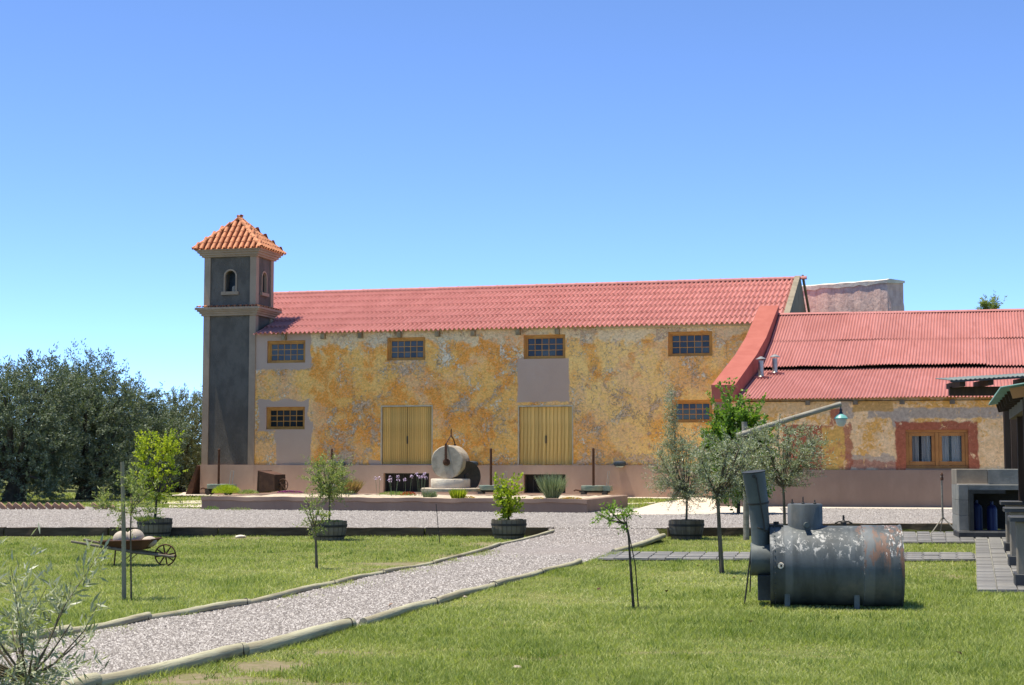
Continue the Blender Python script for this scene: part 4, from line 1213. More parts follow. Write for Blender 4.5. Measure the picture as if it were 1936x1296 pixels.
# the tall leader shoot belongs to the crown: a second, narrow crown part
def leader(root_name, c, r_, n_, seed, mat):
    g = np.random.default_rng(seed)
    root = bpy.data.objects[root_name]
    P = np.array(c) + np.array(r_) * unit(g.normal(size=(n_, 3))) * g.random((n_, 1)) ** .4
    D = unit(g.normal(size=(n_, 3)) * .8 + np.array([0, 0, .8]))
    leaf_mesh('leader_shoot', P, D, .052 * g.uniform(.6, 1.1, n_), .013, mat, g.random(n_), root)['kind'] = 'stuff'
    MB().tube([(c[0] + .1, c[1], c[2] - r_[2] * 1.6), (c[0], c[1], c[2] + r_[2])], [.010, .003], 5).build('leader_stem', M['bark'], root)
leader('potted_olive', (-.28, 0, 2.02), (.16, .16, .68), 1500, 41, M['leaf_olive'])
leader('potted_olive', (-.22, 0, 1.45), (.30, .28, .55), 1500, 42, M['leaf_olive'])
# saplings on the lawn
s1 = gp(240, 1135, LAWN)
plant('staked_sapling', 'thin olive sapling with drooping leafy shoots tied to the tall grey stake', 'tree', s1 + Vector((.045, .01, 0)), [(0, 0, 0), (-.02, 0, .7), (-.03, .03, 1.05)], (-.04, .05, 1.08), (.42, .40, .42), 10, 110, 18, (.05, .011), M['leaf_mixed'], M['bark'], .012, .2, seed=11, hollow=.2)
stk = MB().tube([(0, 0, -.05), (-.02, 0, .75), (-.05, 0, 1.50)], [.026, .024, .021], 8).build('garden_stake', M['stake'])
stk.location = s1 + Vector((-.02, -.04, 0)); tag(stk, 'tall grey wooden stake beside the left sapling', 'stake')
s2 = gp(599, 1076, LAWN)
plant('short_sapling', 'short twin-stemmed sapling on the lawn in front of a barrel', 'tree', s2, [(0, 0, 0), (-.015, 0, .35), (-.03, 0, .62)], (-.05, 0, .76), (.28, .26, .34), 7, 60, 14, (.042, .015), M['leaf_mixed'], M['bark'], .024, .2, seed=13, hollow=.2)
s3 = gp(1365, 1085, LAWN)
plant('young_olive', 'young olive with slim straight trunk on the lawn beside the boiler chimney', 'tree', s3, [(0, 0, 0), (-.03, 0, .6), (-.05, 0, 1.15)], (.10, .1, 1.42), (.66, .60, .60), 20, 330, 24, (.052, .013), M['leaf_olive'], M['bark'], .036, .1, seed=15, rnd_bias=.02, hollow=.15)
s4 = gp(1198, 1152, LAWN)
r4 = plant('leaning_sapling', 'spindly sapling with bent leafy top in the middle of the lawn', 'tree', s4, [(0, 0, 0), (-.03, 0, .45), (-.045, 0, .72), (-.07, 0, .88)], (-.20, 0, .94), (.30, .18, .18), 6, 40, 14, (.048, .014), M['leaf_green'], M['dark_bark'], .016, .1, seed=17, rnd_bias=.25, hollow=.1)
MB().tube([(.05, 0, 0), (.02, .01, .45), (-.05, 0, .80)], [.007, .006, .005], 5).build('second_stem', M['dark_bark'], r4)
s5 = gp(1484, 1040, LAWN)
plant('spreading_olive', 'wide-crowned young olive behind the boiler dome', 'tree', s5, [(0, 0, 0), (0, 0, .65), (-.02, 0, 1.22)], (-.02, 0, 1.62), (.98, .85, .68), 24, 480, 26, (.055, .014), M['leaf_olive'], M['bark'], .032, .1, seed=19, rnd_bias=.06, hollow=.15)
s6 = gp(1396, 972)
plant('leafy_bush', 'tall dark-green leafy bush at the corner of the low wing', 'bush', s6, [(0, 0, 0), (.02, 0, .6), (.0, 0, 1.6)], (.02, 0, 1.55), (1.05, .95, 1.55), 50, 1150, 26, (.095, .068), M['leaf_green'], M['dark_bark'], .05, .1, seed=21, rnd_bias=-.05, hollow=.2, spikes=14)
# olive in the near left corner
s7 = gp(60, 1420, LAWN)
plant('foreground_olive', 'silvery olive branches filling the near bottom left corner', 'tree', s7, [(0, 0, 0), (-.02, 0, .22), (-.04, 0, .38)], (-.16, 0, .52), (.62, .55, .48), 18, 140, 25, (.078, .0125), M['leaf_silver'], M['bark'], .016, .25, seed=23, rnd_bias=.12, hollow=.15, spikes=22, twig=.8)

# big olives
def olive_tree(px, depth, top_py, half_w, lab, seed, n_leaf, bottom=.7, leaf=(.12, .036), mat='leaf_grove', trunk_r=.2, group='olive grove left of the tower', name='olive_tree', narrow=1.0):
    g = np.random.default_rng(seed)
    x = (px - 968) / FPX * depth
    zt_ = CAMZ + (HORIZON - top_py) * depth / FPX
    root = thing(name, lab, 'tree', (x, depth, -.012), 0, group)
    lobes = []
    for i in range(17):
        a = 2 * PI * i / 17 * 3 + g.uniform(-.3, .3); rr_ = half_w * g.uniform(.34, .74)
        z = bottom + (zt_ - bottom) * (g.uniform(.02, .35) if i % 2 else g.uniform(.3, .72))
        lobes.append((np.array([rr_ * math.cos(a), rr_ * math.sin(a), z]), half_w * g.uniform(.34, .52)))
    for i in range(4): lobes.append((np.array([g.normal(0, .22) * half_w, g.normal(0, .22) * half_w, zt_ - (zt_ - bottom) * g.uniform(.16, .42)]), half_w * g.uniform(.34, .48)))
    segs = []
    tp = np.array([0, 0, bottom + .5])
    segs.append(([Vector((-.1, 0, -.1)), Vector((.0, 0, .5)), Vector((.1, .05, bottom + .5))], [trunk_r * 1.5, trunk_r, trunk_r * .8]))
    segs.append(([Vector((.25, .1, -.1)), Vector((.22, .1, .6)), Vector((.5, .1, bottom + .9))], [trunk_r * 1.1, trunk_r * .8, trunk_r * .5]))
    for c, r in lobes: segs.append(([Vector(tp * g.uniform(.7, 1)), Vector((tp + c) / 2 + np.array([0, 0, .1])), Vector(c)], [trunk_r * .45, trunk_r * .3, trunk_r * .12]))
    tubes(segs, 7).build('trunk', M['dark_bark'], root)
    ncl = n_leaf // 26
    w = np.array([r ** 2 for _, r in lobes]); w /= w.sum()
    pick = g.choice(len(lobes), ncl, p=w)
    C_ = np.array([lobes[i][0] for i in pick]); Rr = np.array([lobes[i][1] for i in pick])[:, None]
    d = unit(g.normal(size=(ncl, 3)))
    rad = g.random((ncl, 1)) ** .33
    cen = C_ + d * Rr * rad * np.array([1, 1, .92])
    out = unit(d * .9 + np.array([0, 0, .55]) + g.normal(size=(ncl, 3)) * .35)
    ln = g.uniform(.18, .42, (ncl, 1)) * (1 + .8 * (cen[:, 2:3] > zt_ - (zt_ - bottom) * .35) * (g.random((ncl, 1)) < .35))
    t = g.random((ncl, 26, 1))
    P = cen[:, None] + out[:, None] * ln[:, None] * t + g.normal(size=(ncl, 26, 3)) * .035
    D = unit(out[:, None] * .8 + g.normal(size=(ncl, 26, 3)) * .6)
    rn = np.clip(g.random((ncl, 26)) * .7 + .3 * g.random((ncl, 1)), 0, 1)
    P = P.reshape(-1, 3); ok = P[:, 2] > .12
    leaf_mesh('crown', P[ok], D.reshape(-1, 3)[ok], leaf[0] * g.uniform(.6, 1.15, ok.sum()), leaf[1], M[mat], rn.reshape(-1)[ok], root)
    return root
olive_tree(28, 50.5, 690, 2.5, 'old olive at the far left edge, its forked trunk above the zigzag bricks', 51, 60000, .35)
olive_tree(165, 53.5, 655, 2.35, 'tallest olive in the middle of the left grove', 52, 60000, .15)
olive_tree(258, 58.5, 705, 1.75, 'olive with rounded crown right of the tallest olive', 53, 44000, .2)
olive_tree(335, 68, 738, 1.75, 'smaller greyer olive standing just left of the tower', 54, 34000, .2, (.12, .034))
olive_tree(395, 74, 728, 1.8, 'far olive mostly hidden behind the tower edge', 55, 22000, .2, (.13, .036))
olive_tree(95, 70, 712, 2.8, 'dim olive farther back between the two nearest olives', 56, 34000, .1, (.13, .036))
olive_tree(-70, 58, 690, 2.6, 'olive cut by the left picture edge', 57, 30000, .2)
olive_tree(230, 84, 760, 3.0, 'distant olive closing the gap behind the grove', 58, 30000, .0, (.15, .04))
olive_tree(330, 92, 778, 3.2, 'most distant low olive seen under the grove beside the tower', 59, 26000, .0, (.16, .045))
pop = olive_tree(1876, 76, 546, .5, 'slender tree top showing above the red roof ridge', 60, 5000, 6.2, (.16, .05), 'leaf_mixed', .12, None, 'poplar_tree')

# ------------------------------------------------------------------ wheelbarrow with round stones
b = gp(238, 1070, LAWN)
bar = thing('wheelbarrow', 'rusty old wheelbarrow with spoked iron wheel carrying round stones', 'wheelbarrow', b, R(-3))
tray = MB()
lo = [(-.22, -.17, .26), (.30, -.17, .24), (.30, .17, .24), (-.22, .17, .26)]
hi = [(-.31, -.28, .36), (.44, -.28, .385), (.44, .28, .385), (-.31, .28, .36)]
tray.add(lo + hi, [(3, 2, 1, 0), (0, 1, 5, 4), (1, 2, 6, 5), (2, 3, 7, 6), (3, 0, 4, 7)])
t_ = tray.build('tray', M['rust'], bar)
t_.modifiers.new('thickness', 'SOLIDIFY').thickness = .012
MB().tube([*[Vector(p) for p in hi], Vector(hi[0])], .011, 6).build('tray_rim', M['rust'], bar)
for sy in (-1, 1):
    MB().tube([(-.72, sy * .27, .36), (-.25, sy * .2, .275), (.15, sy * .15, .205), (.72, sy * .07, .135)], [.018, .022, .022, .018], 7).build('shaft', M['old_wood'], bar)
    MB().tube([(-.10, sy * .18, .25), (-.11, sy * .20, 0)], .012, 6).build('leg', M['rust'], bar)
    MB().tube([(.16, sy * .15, .20), (-.02, sy * .19, .05)], .006, 5).build('brace', M['rust'], bar)
wh = empty('wheel', parent=bar)
wc = Vector((.575, 0, .155))
MB().tube([wc + Vector((.15 * math.cos(a), 0, .15 * math.sin(a))) for a in [2 * PI * i / 28 for i in range(29)]], .011, 6, False).build('rim', M['rust'], wh)
MB().tube([wc + Vector((0, -.05, 0)), wc + Vector((0, .05, 0))], .03, 10).build('hub', M['rust'], wh)
for i in range(8):
    a = 2 * PI * i / 8 + .2
    MB().tube([wc, wc + Vector((.15 * math.cos(a), 0, .15 * math.sin(a)))], [.013, .010], 5).build('spoke', M['rust'], wh)
for (dx, dy, dz, r, sq, lab) in ((-.055, -.03, .385, .125, (1.05, 1, .95), 'round pale stone on the stake side of the wheelbarrow'), (.12, .02, .395, .135, (1, 1, .98), 'largest round pale stone in the middle of the wheelbarrow'), (.335, -.02, .345, .10, (1.1, 1.2, .8), 'small flat pale stone at the wheel end of the barrow')):
    o = MB().sphere((0, 0, 0), r, 20, 14, sq).build('round_stone', M['boulder'])
    o.location = b + Vector((dx, dy, dz)); tag(o, lab, 'stone', 'stones in the wheelbarrow')

# ------------------------------------------------------------------ old boiler
b = gp(1580, 1147, LAWN)
boil = thing('steam_boiler', 'old grey horizontal steam boiler with dome and bent square flue on the lawn', 'boiler', b, R(-9))
rotx = Matrix.Rotation(PI / 2, 4, 'Y')
CZ, RD, HL = .425, .41, .67
dm = Matrix.Translation((0, 0, CZ)) @ rotx
MB().lathe([(.001, -HL + .02), (RD - .03, -HL + .02), (RD - .03, -HL), (RD, -HL), (RD + .004, -HL + .03), (RD, -HL + .035), (RD, .27), (RD + .008, .275), (RD + .008, HL - .02), (RD + .016, HL - .018), (RD + .016, HL), (RD - .02, HL), (RD - .02, HL - .04), (.001, HL - .04)], 64, dm).build('drum', M['boiler'], boil)
MB().lathe([(.18, .74), (.18, 1.05), (.172, 1.062), (.001, 1.062)], 32, Matrix.Translation((-.30, 0, 0))).build('dome', M['boiler'], boil)
for (dx, dy, h) in ((-.13, .05, .05), (-.02, -.04, .075), (.10, -.06, .045)):
    MB().lathe([(.016, 1.06), (.016, 1.075), (.007, 1.08), (.006, 1.06 + h), (.001, 1.062 + h)], 8, Matrix.Translation((-.30 + dx, dy, 0))).build('dome_bolt', M['iron'], boil)
MB().tube([(-.295, -.17, .85), (-.29, -.26, .85)], .028, 12).build('pipe_stub', M['grey_metal'], boil)
MB().tube([(-.56, -.39, .445), (-.565, -.46, .445)], .030, 12).build('pipe_stub', M['white_cap'], boil)
MB().tube([(-.56, -.455, .445), (-.565, -.463, .445)], .014, 10).build('stub_bore', M['dark'], boil)
vb = MB().lathe([(.03, .82), (.03, .87), (.012, .89), (.010, .94), (.001, .945)], 10, Matrix.Translation((.10, .1, 0)))
vb.tube([(.01, .1, .855), (.05, .1, .875), (.15, .1, .875), (.19, .1, .855)], .010, 6)
vb.build('safety_valve', M['iron'], boil)
MB().tube([(-.60, 0, .80), (-.60, 0, .875)], .03, 8).box((-.67, -.1, .82), (-.53, .1, .845)).build('front_fitting', M['iron'], boil)
for (x, sy) in ((-.50, -1), (.20, -1), (-.50, 1), (.20, 1)):
    MB().bbox((x - .028, sy * .27 - .03, -.03), (x + .028, sy * .27 + .03, .15), .005).build('leg', M['grey_metal'], boil)
# square flue, elbow, ash box
def loft(rings, name, mat, parent):
    m_ = MB(); n_ = len(rings[0])
    for r in rings: m_.v += [tuple(p) for p in r]
    for j in range(len(rings) - 1):
        for i in range(n_): m_.f.append((j * n_ + i, j * n_ + (i + 1) % n_, (j + 1) * n_ + (i + 1) % n_, (j + 1) * n_ + i)); m_.sm.append(False)
    m_.f += [tuple(range(n_ - 1, -1, -1)), tuple((len(rings) - 1) * n_ + i for i in range(n_))]; m_.sm += [False] * 2
    return m_.build(name, mat, parent)
def sq(x0, x1, y0, y1, z, dz=0): return [Vector((x0, y0, z)), Vector((x1, y0, z + dz)), Vector((x1, y1, z + dz)), Vector((x0, y1, z))]
MB().tube([(-.76, -.06, .60), (-.765, -.065, .80), (-.785, -.08, 1.09)], [.098, .099, .104], 28).build('flue', M['grey_metal'], boil)
MB().tube([(-.783, -.078, 1.07), (-.805, -.10, 1.22), (-.828, -.12, 1.395)], [.108, .112, .118], 28).build('flue_head', M['grey_metal'], boil)
MB().tube([(-.782, -.077, 1.062), (-.784, -.079, 1.082)], .112, 28).build('flue_band', M['iron'], boil)
MB().tube([(-.828, -.12, 1.392), (-.829, -.121, 1.402)], .124, 28).build('flue_lid', M['black_metal'], boil)
MB().tube([(-.80, -.245, 1.34), (-.78, -.235, 1.20), (-.73, -.19, .88), (-.72, -.185, .78)], .008, 6).build('damper_rod', M['iron'], boil)
MB().tube([(-.80, -.185, .82), (-.68, -.185, .78)], .007, 6).build('damper_handle', M['iron'], boil)
MB().tube([(-.825, -.22, 1.352), (-.825, -.265, 1.352)], .02, 8).build('damper_knob', M['iron'], boil)
MB().tube([(-.868, -.06, .485), (-.86, -.06, .485), (-.665, -.06, .485)], [.165, .172, .172], 32).build('elbow', M['grey_metal'], boil)
rv = MB()
for xr_ in (-.62, .275, .62):
    for i in range(44):
        a = 2 * PI * i / 44
        c = Vector((xr_, (RD + .004) * math.cos(a), CZ + (RD + .004) * math.sin(a)))
        rv.sphere(c, .0075, 6, 4)
rv.build('rivets', M['boiler'], boil, 'stuff')
MB().bbox((-.80, -.22, .07), (-.64, .16, .33), .01).build('ash_box', M['black_metal'], boil)
MB().tube([(-.86, -.1, .60), (-.94, -.1, .0)], .009, 6).tube([(-.86, -.1, .58), (-.88, -.06, .14)], .007, 6).build('stay_rod', M['iron'], boil)

# ------------------------------------------------------------------ lamp on a slanted pole
b = gp(1411, 1022, LAWN)
lp = thing('yard_lamp', 'turquoise lantern hanging from a slanted pole on a grey wooden post', 'lamp', b)
MB().tube([(0, 0, -.05), (.005, 0, 1.2), (-.01, 0, 2.26)], [.062, .058, .055], 10).build('post', M['pole_wood'], lp)
p0, p1 = at_depth(1392, 825, 29.36) - b, at_depth(1590, 764, 29.36) - b
MB().tube([p0, p0.lerp(p1, .5) + Vector((0, 0, .01)), p1], [.056, .052, .046], 10).build('arm', M['pole_wood'], lp)
lan = empty('lantern', parent=lp)
T = Matrix.Translation(p1 + Vector((-.005, 0, -.05)))
MB().tube([p1 + Vector((-.005, 0, .0)), p1 + Vector((-.005, 0, -.14))], .012, 6).build('hanger', M['blue_black'], lan)
MB().lathe([(.012, -.04), (.03, -.06), (.022, -.10), (.045, -.13), (.03, -.14)], 14, T).build('neck', M['blue_black'], lan)
MB().lathe([(.03, -.135), (.055, -.15), (.10, -.185), (.13, -.225), (.128, -.24), (.10, -.235)], 24, T).build('shade', M['lamp_teal'], lan)
MB().lathe([(.108, -.24), (.105, -.27), (.085, -.33), (.055, -.375), (.001, -.385)], 24, T).build('globe', M['lamp_glass'], lan)

# ------------------------------------------------------------------ iron tripod stand
b = gp(1783, 1008, LAWN + .03)
tr = thing('tripod_stand', 'thin rusty iron tripod stand on the slate terrace', 'stand', b)
MB().tube([(0, 0, .28), (-.01, 0, 1.18)], [.022, .018], 8).build('pole', M['pole_wood'], tr)
MB().lathe([(.03, 1.08), (.035, 1.12), (.02, 1.16), (.03, 1.19), (.012, 1.24), (.001, 1.25)], 10).build('head', M['rust'], tr)
for a in (R(205), R(335), R(85)):
    MB().tube([(0, 0, .33), (.30 * math.cos(a), .30 * math.sin(a), 0)], .012, 6).build('leg', M['pole_wood'], tr)

# ------------------------------------------------------------------ barbecue
b = gp(1813, 1018, LAWN + .02)
bq = thing('barbecue', 'grey stone outdoor barbecue with black open hearth and slab step', 'barbecue', b, R(-9))
MB().bbox((-.0, 0, -.03), (1.3, .85, .12), .01).build('step', M['black_stone'], bq)
MB().box((.012, .012, .121), (1.28, .84, .135)).build('step_top', M['slate'], bq)
for k in range(3): MB().bbox((.03, .16, .137 + k * .30), (.215, 1.2, .137 + k * .30 + .294), .006).build('stone_block', M['grey_stone'], bq)
MB().bbox((.217, .16, .93), (1.5, 1.2, 1.028), .006).build('lintel', M['grey_stone'], bq)
MB().bbox((.03, .40, 1.03), (.62, 1.2, 1.33), .006).build('hood_block', M['tan_stone'], bq)
MB().bbox((.624, .40, 1.03), (1.5, 1.2, 1.33), .006).build('hood_block', M['grey_stone'], bq)
MB().box((.03, .17, 1.030), (.62, .398, 1.042)).build('ledge', M['concrete'], bq)
MB().box((.217, 1.1, .137), (1.5, 1.15, .929)).build('hearth_back', M['dark'], bq)
fh = MB()
fh.box((.218, .08, .86), (.90, .30, .925)); fh.box((.218, .08, .137), (.30, .20, .86))
fh.build('hearth_frame', M['black_metal'], bq)
for (dx, dy, r, h, lab) in ((.42, .62, .12, .52, 'upright blue gas bottle deep inside the barbecue hearth'), (.70, .50, .10, .50, 'blue container nearest the pedestals inside the barbecue hearth')):
    m_ = Matrix.Translation((0, 0, 0))
    o = MB().lathe([(.001, 0), (r, .0), (r, h * .8), (r * .8, h * .93), (r * .3, h), (r * .3, h + .06), (.001, h + .06)], 18).build('gas_bottle', M['blue_plastic'])
    fr_ = Frame(b, R(9)); o.location = fr_.world(dx, dy, .138); tag(o, lab, 'bottle', 'blue bottles in the hearth')

# ------------------------------------------------------------------ stone pedestals and shelter
PED = [(1920, 1110, 'stone pedestal with black slab top nearest the viewer at the right edge'), (1908, 1072, 'second stone pedestal from the viewer in the shelter row'), (1900, 1044, 'third stone pedestal from the viewer in the shelter row'), (1893, 1010, 'farthest stone pedestal, beside the barbecue')]
pedp = []
for px, py, lab in PED:
    b = gp(px, py, LAWN + .03)
    pedp.append(b)
    o = thing('stone_pedestal', lab, 'pedestal', b, R(-15), 'pedestals along the shelter')
    MB().bbox((0, 0, -.02), (.62, .40, .15), .008).build('base', M['black_stone'], o)
    MB().bbox((.035, .035, .15), (.585, .365, .765), .008).build('shaft', M['tan_stone'], o)
    MB().bbox((-.05, -.05, .766), (.67, .45, .825), .01).build('slab_top', M['black_stone'], o)
e0, e1 = Vector((6.66, 20.9, 2.35)), Vector((8.42, 27.1, 2.35))
sh = thing('shelter', 'open timber shelter with green corrugated roof at the right edge', 'shelter', (e0.x, e0.y, LAWN), -math.atan2(e1.x - e0.x, e1.y - e0.y))
SLn = (e1 - e0).length
ZR = 2.35 - LAWN
rs = empty('roof', parent=sh)
for k in range(6):
    x_a, x_b = 0, 2.6
    y_a, y_b = SLn * k / 6, SLn * (k + 1) / 6 + .05
    m_ = MB(); n_ = 60
    for i in range(n_ + 1):
        y = y_a + (y_b - y_a) * i / n_
        wv = .014 * math.sin(2 * PI * y / .10) + .004 * k % .003
        m_.v += [(x_a, y, ZR + wv), (x_b, y, ZR + .42 + wv)]
    for i in range(n_): m_.f.append((2 * i, 2 * i + 1, 2 * i + 3, 2 * i + 2)); m_.sm.append(True)
    o = m_.build('roof_sheet', M['green_iron'], rs)
    o.modifiers.new('thickness', 'SOLIDIFY').thickness = .01
slp = .42 / 2.6
for k in range(7):
    y = .06 + (SLn - .2) * k / 6
    m_ = MB(); m_.add([(.16, y, ZR - .15), (2.5, y, ZR + .20), (2.5, y, ZR + .36), (.12, y, ZR - .01)] + [(.16, y + .07, ZR - .15), (2.5, y + .07, ZR + .20), (2.5, y + .07, ZR + .36), (.12, y + .07, ZR - .01)], [(0, 1, 2, 3), (7, 6, 5, 4), (0, 4, 5, 1), (3, 2, 6, 7), (0, 3, 7, 4)])
    m_.build('rafter', M['orange_wood'] if k == 0 else M['dark_wood'], sh)
MB().box((.34, .1, ZR - .27), (.46, SLn, ZR - .10)).build('wall_plate', M['old_wood'], sh)
inv = Matrix.Rotation(-(-math.atan2(e1.x - e0.x, e1.y - e0.y)), 4, 'Z') @ Matrix.Translation((-e0.x, -e0.y, -LAWN))
for p in pedp[1:]:
    q = inv @ (p + Vector((.36, .10, .83)))
    MB().bbox((q.x - .075, q.y - .075, q.z), (q.x + .075, q.y + .075, ZR - .12), .006).build('post', M['dark_wood'], sh)
q0, q1 = inv @ (pedp[1] + Vector((1.3, .4, 0))), inv @ (pedp[3] + Vector((1.3, -.3, 0)))
for k in range(10):
    y = .3 + (SLn + 1.2) * k / 10
    MB().box((1.25, y, .02), (1.29, y + (SLn + 1.2) / 10 - .008, ZR + .05)).build('wall_board', M['dark_wood'], sh)
# farther low roof over the barbecue
c0 = at_depth(1797, 719, 33.2)
fr_ = thing('barbecue_roof', 'thin dark-edged roof jutting in above the green shelter roof', 'roof', (c0.x, c0.y, 0), R(-4))
h0 = c0.z
for k in range(4):
    x_a = k * 1.2
    m_ = MB(); n_ = 72
    for i in range(n_ + 1):
        x = x_a + 1.22 * i / n_
        wv = .012 * math.sin(2 * PI * x / .10)
        m_.v += [(x, 0, h0 + .055 * x + wv), (x, 1.6, h0 + .12 + .055 * x + wv)]
    for i in range(n_): m_.f.append((2 * i, 2 * i + 2, 2 * i + 3, 2 * i + 1)); m_.sm.append(True)
    o = m_.build('roof_sheet', M['grey_iron'], fr_)
    o.modifiers.new('thickness', 'SOLIDIFY').thickness = .012
m_ = MB(); m_.add([(0, -.012, h0 - .05), (4.8, -.012, h0 + .21), (4.8, -.012, h0 + .245), (0, -.012, h0 - .012), (0, .03, h0 - .05), (4.8, .03, h0 + .21), (4.8, .03, h0 + .245), (0, .03, h0 - .012)], [(0, 1, 2, 3), (4, 7, 6, 5), (0, 4, 5, 1), (3, 2, 6, 7), (0, 3, 7, 4)])
m_.build('fascia', M['black_stone'], fr_)
for x in (.22, .82, 1.7, 2.6): MB().box((x, .1, h0 - .14 + .05 * x), (x + .12, 1.5, h0 - .02 + .055 * x)).build('rafter', M['dark_wood'], fr_)
MB().box((.17, .9, h0 - .30), (4.6, 1.05, h0 - .10)).build('beam', M['dark_wood'], fr_)
for x in (1.35, 4.2): MB().box((x, .9, 0), (x + .13, 1.03, h0 - .30)).build('post', M['dark_wood'], fr_)

# ------------------------------------------------------------------ millstone in the planter
mp_ = gp(852, 926, BEDZ + .05)
mill = thing('millstone', 'upright grey stone mill wheel on a round stone base in the planter', 'millstone', (mp_.x, mp_.y, BEDZ - .01), R(-19))
MB().lathe([(.001, .0), (1.02, .0), (1.02, .09), (.98, .12), (.001, .12)], 48).build('bed_stone', M['stone'], mill)
MB().lathe([(.001, .12), (.66, .12), (.68, .15), (.68, .40), (.66, .43), (.001, .43)], 44).build('base_drum', M['white_cap'], mill)
rs_ = .575
ry = Matrix.Translation((0, 0, .43 + rs_ - .01)) @ Matrix.Rotation(PI / 2, 4, 'X')
for (y0, y1, k) in ((.02, .38, 1.0), (-.36, -.02, .985)):
    m_ = MB()
    r = rs_ * k
    n_ = 52
    prof = [(.08, y0), (r - .03, y0), (r, y0 + .03), (r, y1 - .03), (r - .03, y1), (.08, y1)]
    m_.lathe(prof, n_, ry)
    for i, v in enumerate(m_.v):
        c = Vector((0, 0, .43 + rs_ - .01)); d = Vector(v) - c
        a = math.atan2(d.z, d.x); f = 1 + .012 * math.sin(5 * a + k) + .008 * math.sin(13 * a)
        m_.v[i] = (c.x + d.x * f, v[1], c.z + d.z * f if d.z > -rs_ * .9 else v[2])
    m_.build('runner_stone', M['stone'], mill)
cz = .43 + rs_ - .01
MB().lathe([(.001, .47), (.06, .46), (.12, .43), (.125, .375)], 18, ry).build('hub_cap', M['rust'], mill)
MB().box((-.035, -.49, cz), (.035, -.44, cz + .62)).build('yoke_bar', M['rust'], mill)
MB().box((-.035, .37, cz + .1), (.035, .42, cz + .62)).build('yoke_bar', M['rust'], mill)
MB().tube([(0, -.465, cz + .62), (.01, -.2, cz + .80), (.02, -.05, cz + .92)], .022, 7).tube([(0, .395, cz + .62), (.01, .25, cz + .78), (.02, -.02, cz + .90)], .022, 7).tube([(.02, -.03, cz + .90), (.03, -.03, cz + 1.14)], .022, 7).build('yoke_fork', M['rust'], mill)
w_ = gp(880, 930, BEDZ)
dw = thing('iron_wheel', 'big dark iron wheel leaning behind the millstone', 'wheel', (w_.x, w_.y + 1.0, BEDZ), R(30))
MB().lathe([(.001, -.05), (.44, -.05), (.50, -.07), (.52, -.07), (.52, .07), (.50, .07), (.44, .05), (.001, .05)], 40, Matrix.Translation((0, 0, .50)) @ Matrix.Rotation(PI / 2, 4, 'X')).build('disc', M['iron'], dw)
MB().lathe([(.001, .10), (.10, .09), (.11, .04)], 14, Matrix.Translation((0, 0, .50)) @ Matrix.Rotation(PI / 2, 4, 'X')).build('hub', M['iron'], dw)

# ------------------------------------------------------------------ press trolleys with upright screw posts
for px, lab in ((413, 'teal press trolley with rusty post in front of the tower'), (627, 'press trolley with rusty post behind the bushy potted tree'), (928, 'press trolley with rusty post right of the millstone'), (1122, 'teal press trolley with rusty post standing clear at the planter end')):
    x = FM.x(px, 930, -.85)
    o = thing('press_trolley', lab, 'trolley', FM.world(x, -.85, .008), -TH, 'press trolleys along the wall')
    MB().lathe([(.001, .25), (.44, .25), (.455, .27), (.455, .42), (.44, .43), (.42, .42), (.42, .36), (.001, .36)], 32, Matrix.Translation((0, 0, 0))).build('pan', M['teal_iron'], o)
    MB().box((.40, -.22, .24), (.68, .22, .42)).build('end_box', M['teal_iron'], o)
    MB().box((-.5, -.2, .17), (.6, .2, .245)).build('chassis', M['iron'], o)
    for (wx, wy) in ((-.38, -.3), (.42, -.3), (-.46, .22), (.34, .22)):
        wl = MB().lathe([(.001, -.04), (.06, -.045), (.105, -.035), (.11, 0), (.105, .035), (.06, .045), (.001, .04)], 18, Matrix.Translation((wx + .06, wy, .11)) @ Matrix.Rotation(PI / 2, 4, 'X'))
        wl.build('wheel', M['iron'], o)
    for (wx, wy) in ((-.32, -.3), (-.40, .22)): MB().box((wx - .03, min(wy, 0), .10), (wx + .03, max(wy, 0), .17)).build('axle', M['iron'], o)
    MB().tube([(.52, -.13, .42), (.58, -.13, .95), (.59, .13, .95), (.53, .13, .42)], .014, 6).build('handle', M['galv'], o)
    MB().tube([(-.46, 0, .23), (-.66, -.05, .27), (-.74, -.06, .23)], .03, 7).build('tow_hook', M['rust'], o)
    MB().tube([(0, 0, .36), (0, 0, 1.80), (0, 0, 1.83)], [.048, .048, .02], 10).build('screw_post', M['rust'], o)

# ------------------------------------------------------------------ tipped ore tub, leaning board, brick edging, small things
t_ = bedpt(513, 931)
tub = thing('tipped_tub', 'dark rusty iron tub tipped on its side in the planter', 'tub', (t_.x, t_.y, BEDZ - .02), R(-28))
m_ = MB()
o_ = [(-.30, -.36, .02), (.36, -.30, .08), (.36, .30, .08), (-.30, .36, .02), (-.27, -.36, .72), (.34, -.30, .60), (.34, .30, .60), (-.27, .36, .72)]
m_.add(o_, [(0, 1, 5, 4), (1, 2, 6, 5), (2, 3, 7, 6), (4, 5, 6, 7), (3, 2, 1, 0)])
o = m_.build('body', M['rust'], tub); o.modifiers.new('thickness', 'SOLIDIFY').thickness = .02
MB().tube([Vector(o_[i]) for i in (0, 4, 7, 3, 0)], .022, 6).build('rim', M['rust'], tub)
twl = empty('wheel', parent=tub)
wc = Vector((.52, -.1, .24))
MB().tube([wc + Vector((.21 * math.cos(a), .04 * math.sin(a), .21 * math.sin(a))) for a in [2 * PI * i / 24 for i in range(25)]], .018, 6, False).build('rim', M['rust'], twl)
for i in range(6):
    a = 2 * PI * i / 6 + .3
    MB().tube([wc, wc + Vector((.21 * math.cos(a), .04 * math.sin(a), .21 * math.sin(a)))], .011, 5).build('spoke', M['rust'], twl)
MB().tube([wc, (.30, 0, .3)], .025, 6).build('axle', M['rust'], tub)
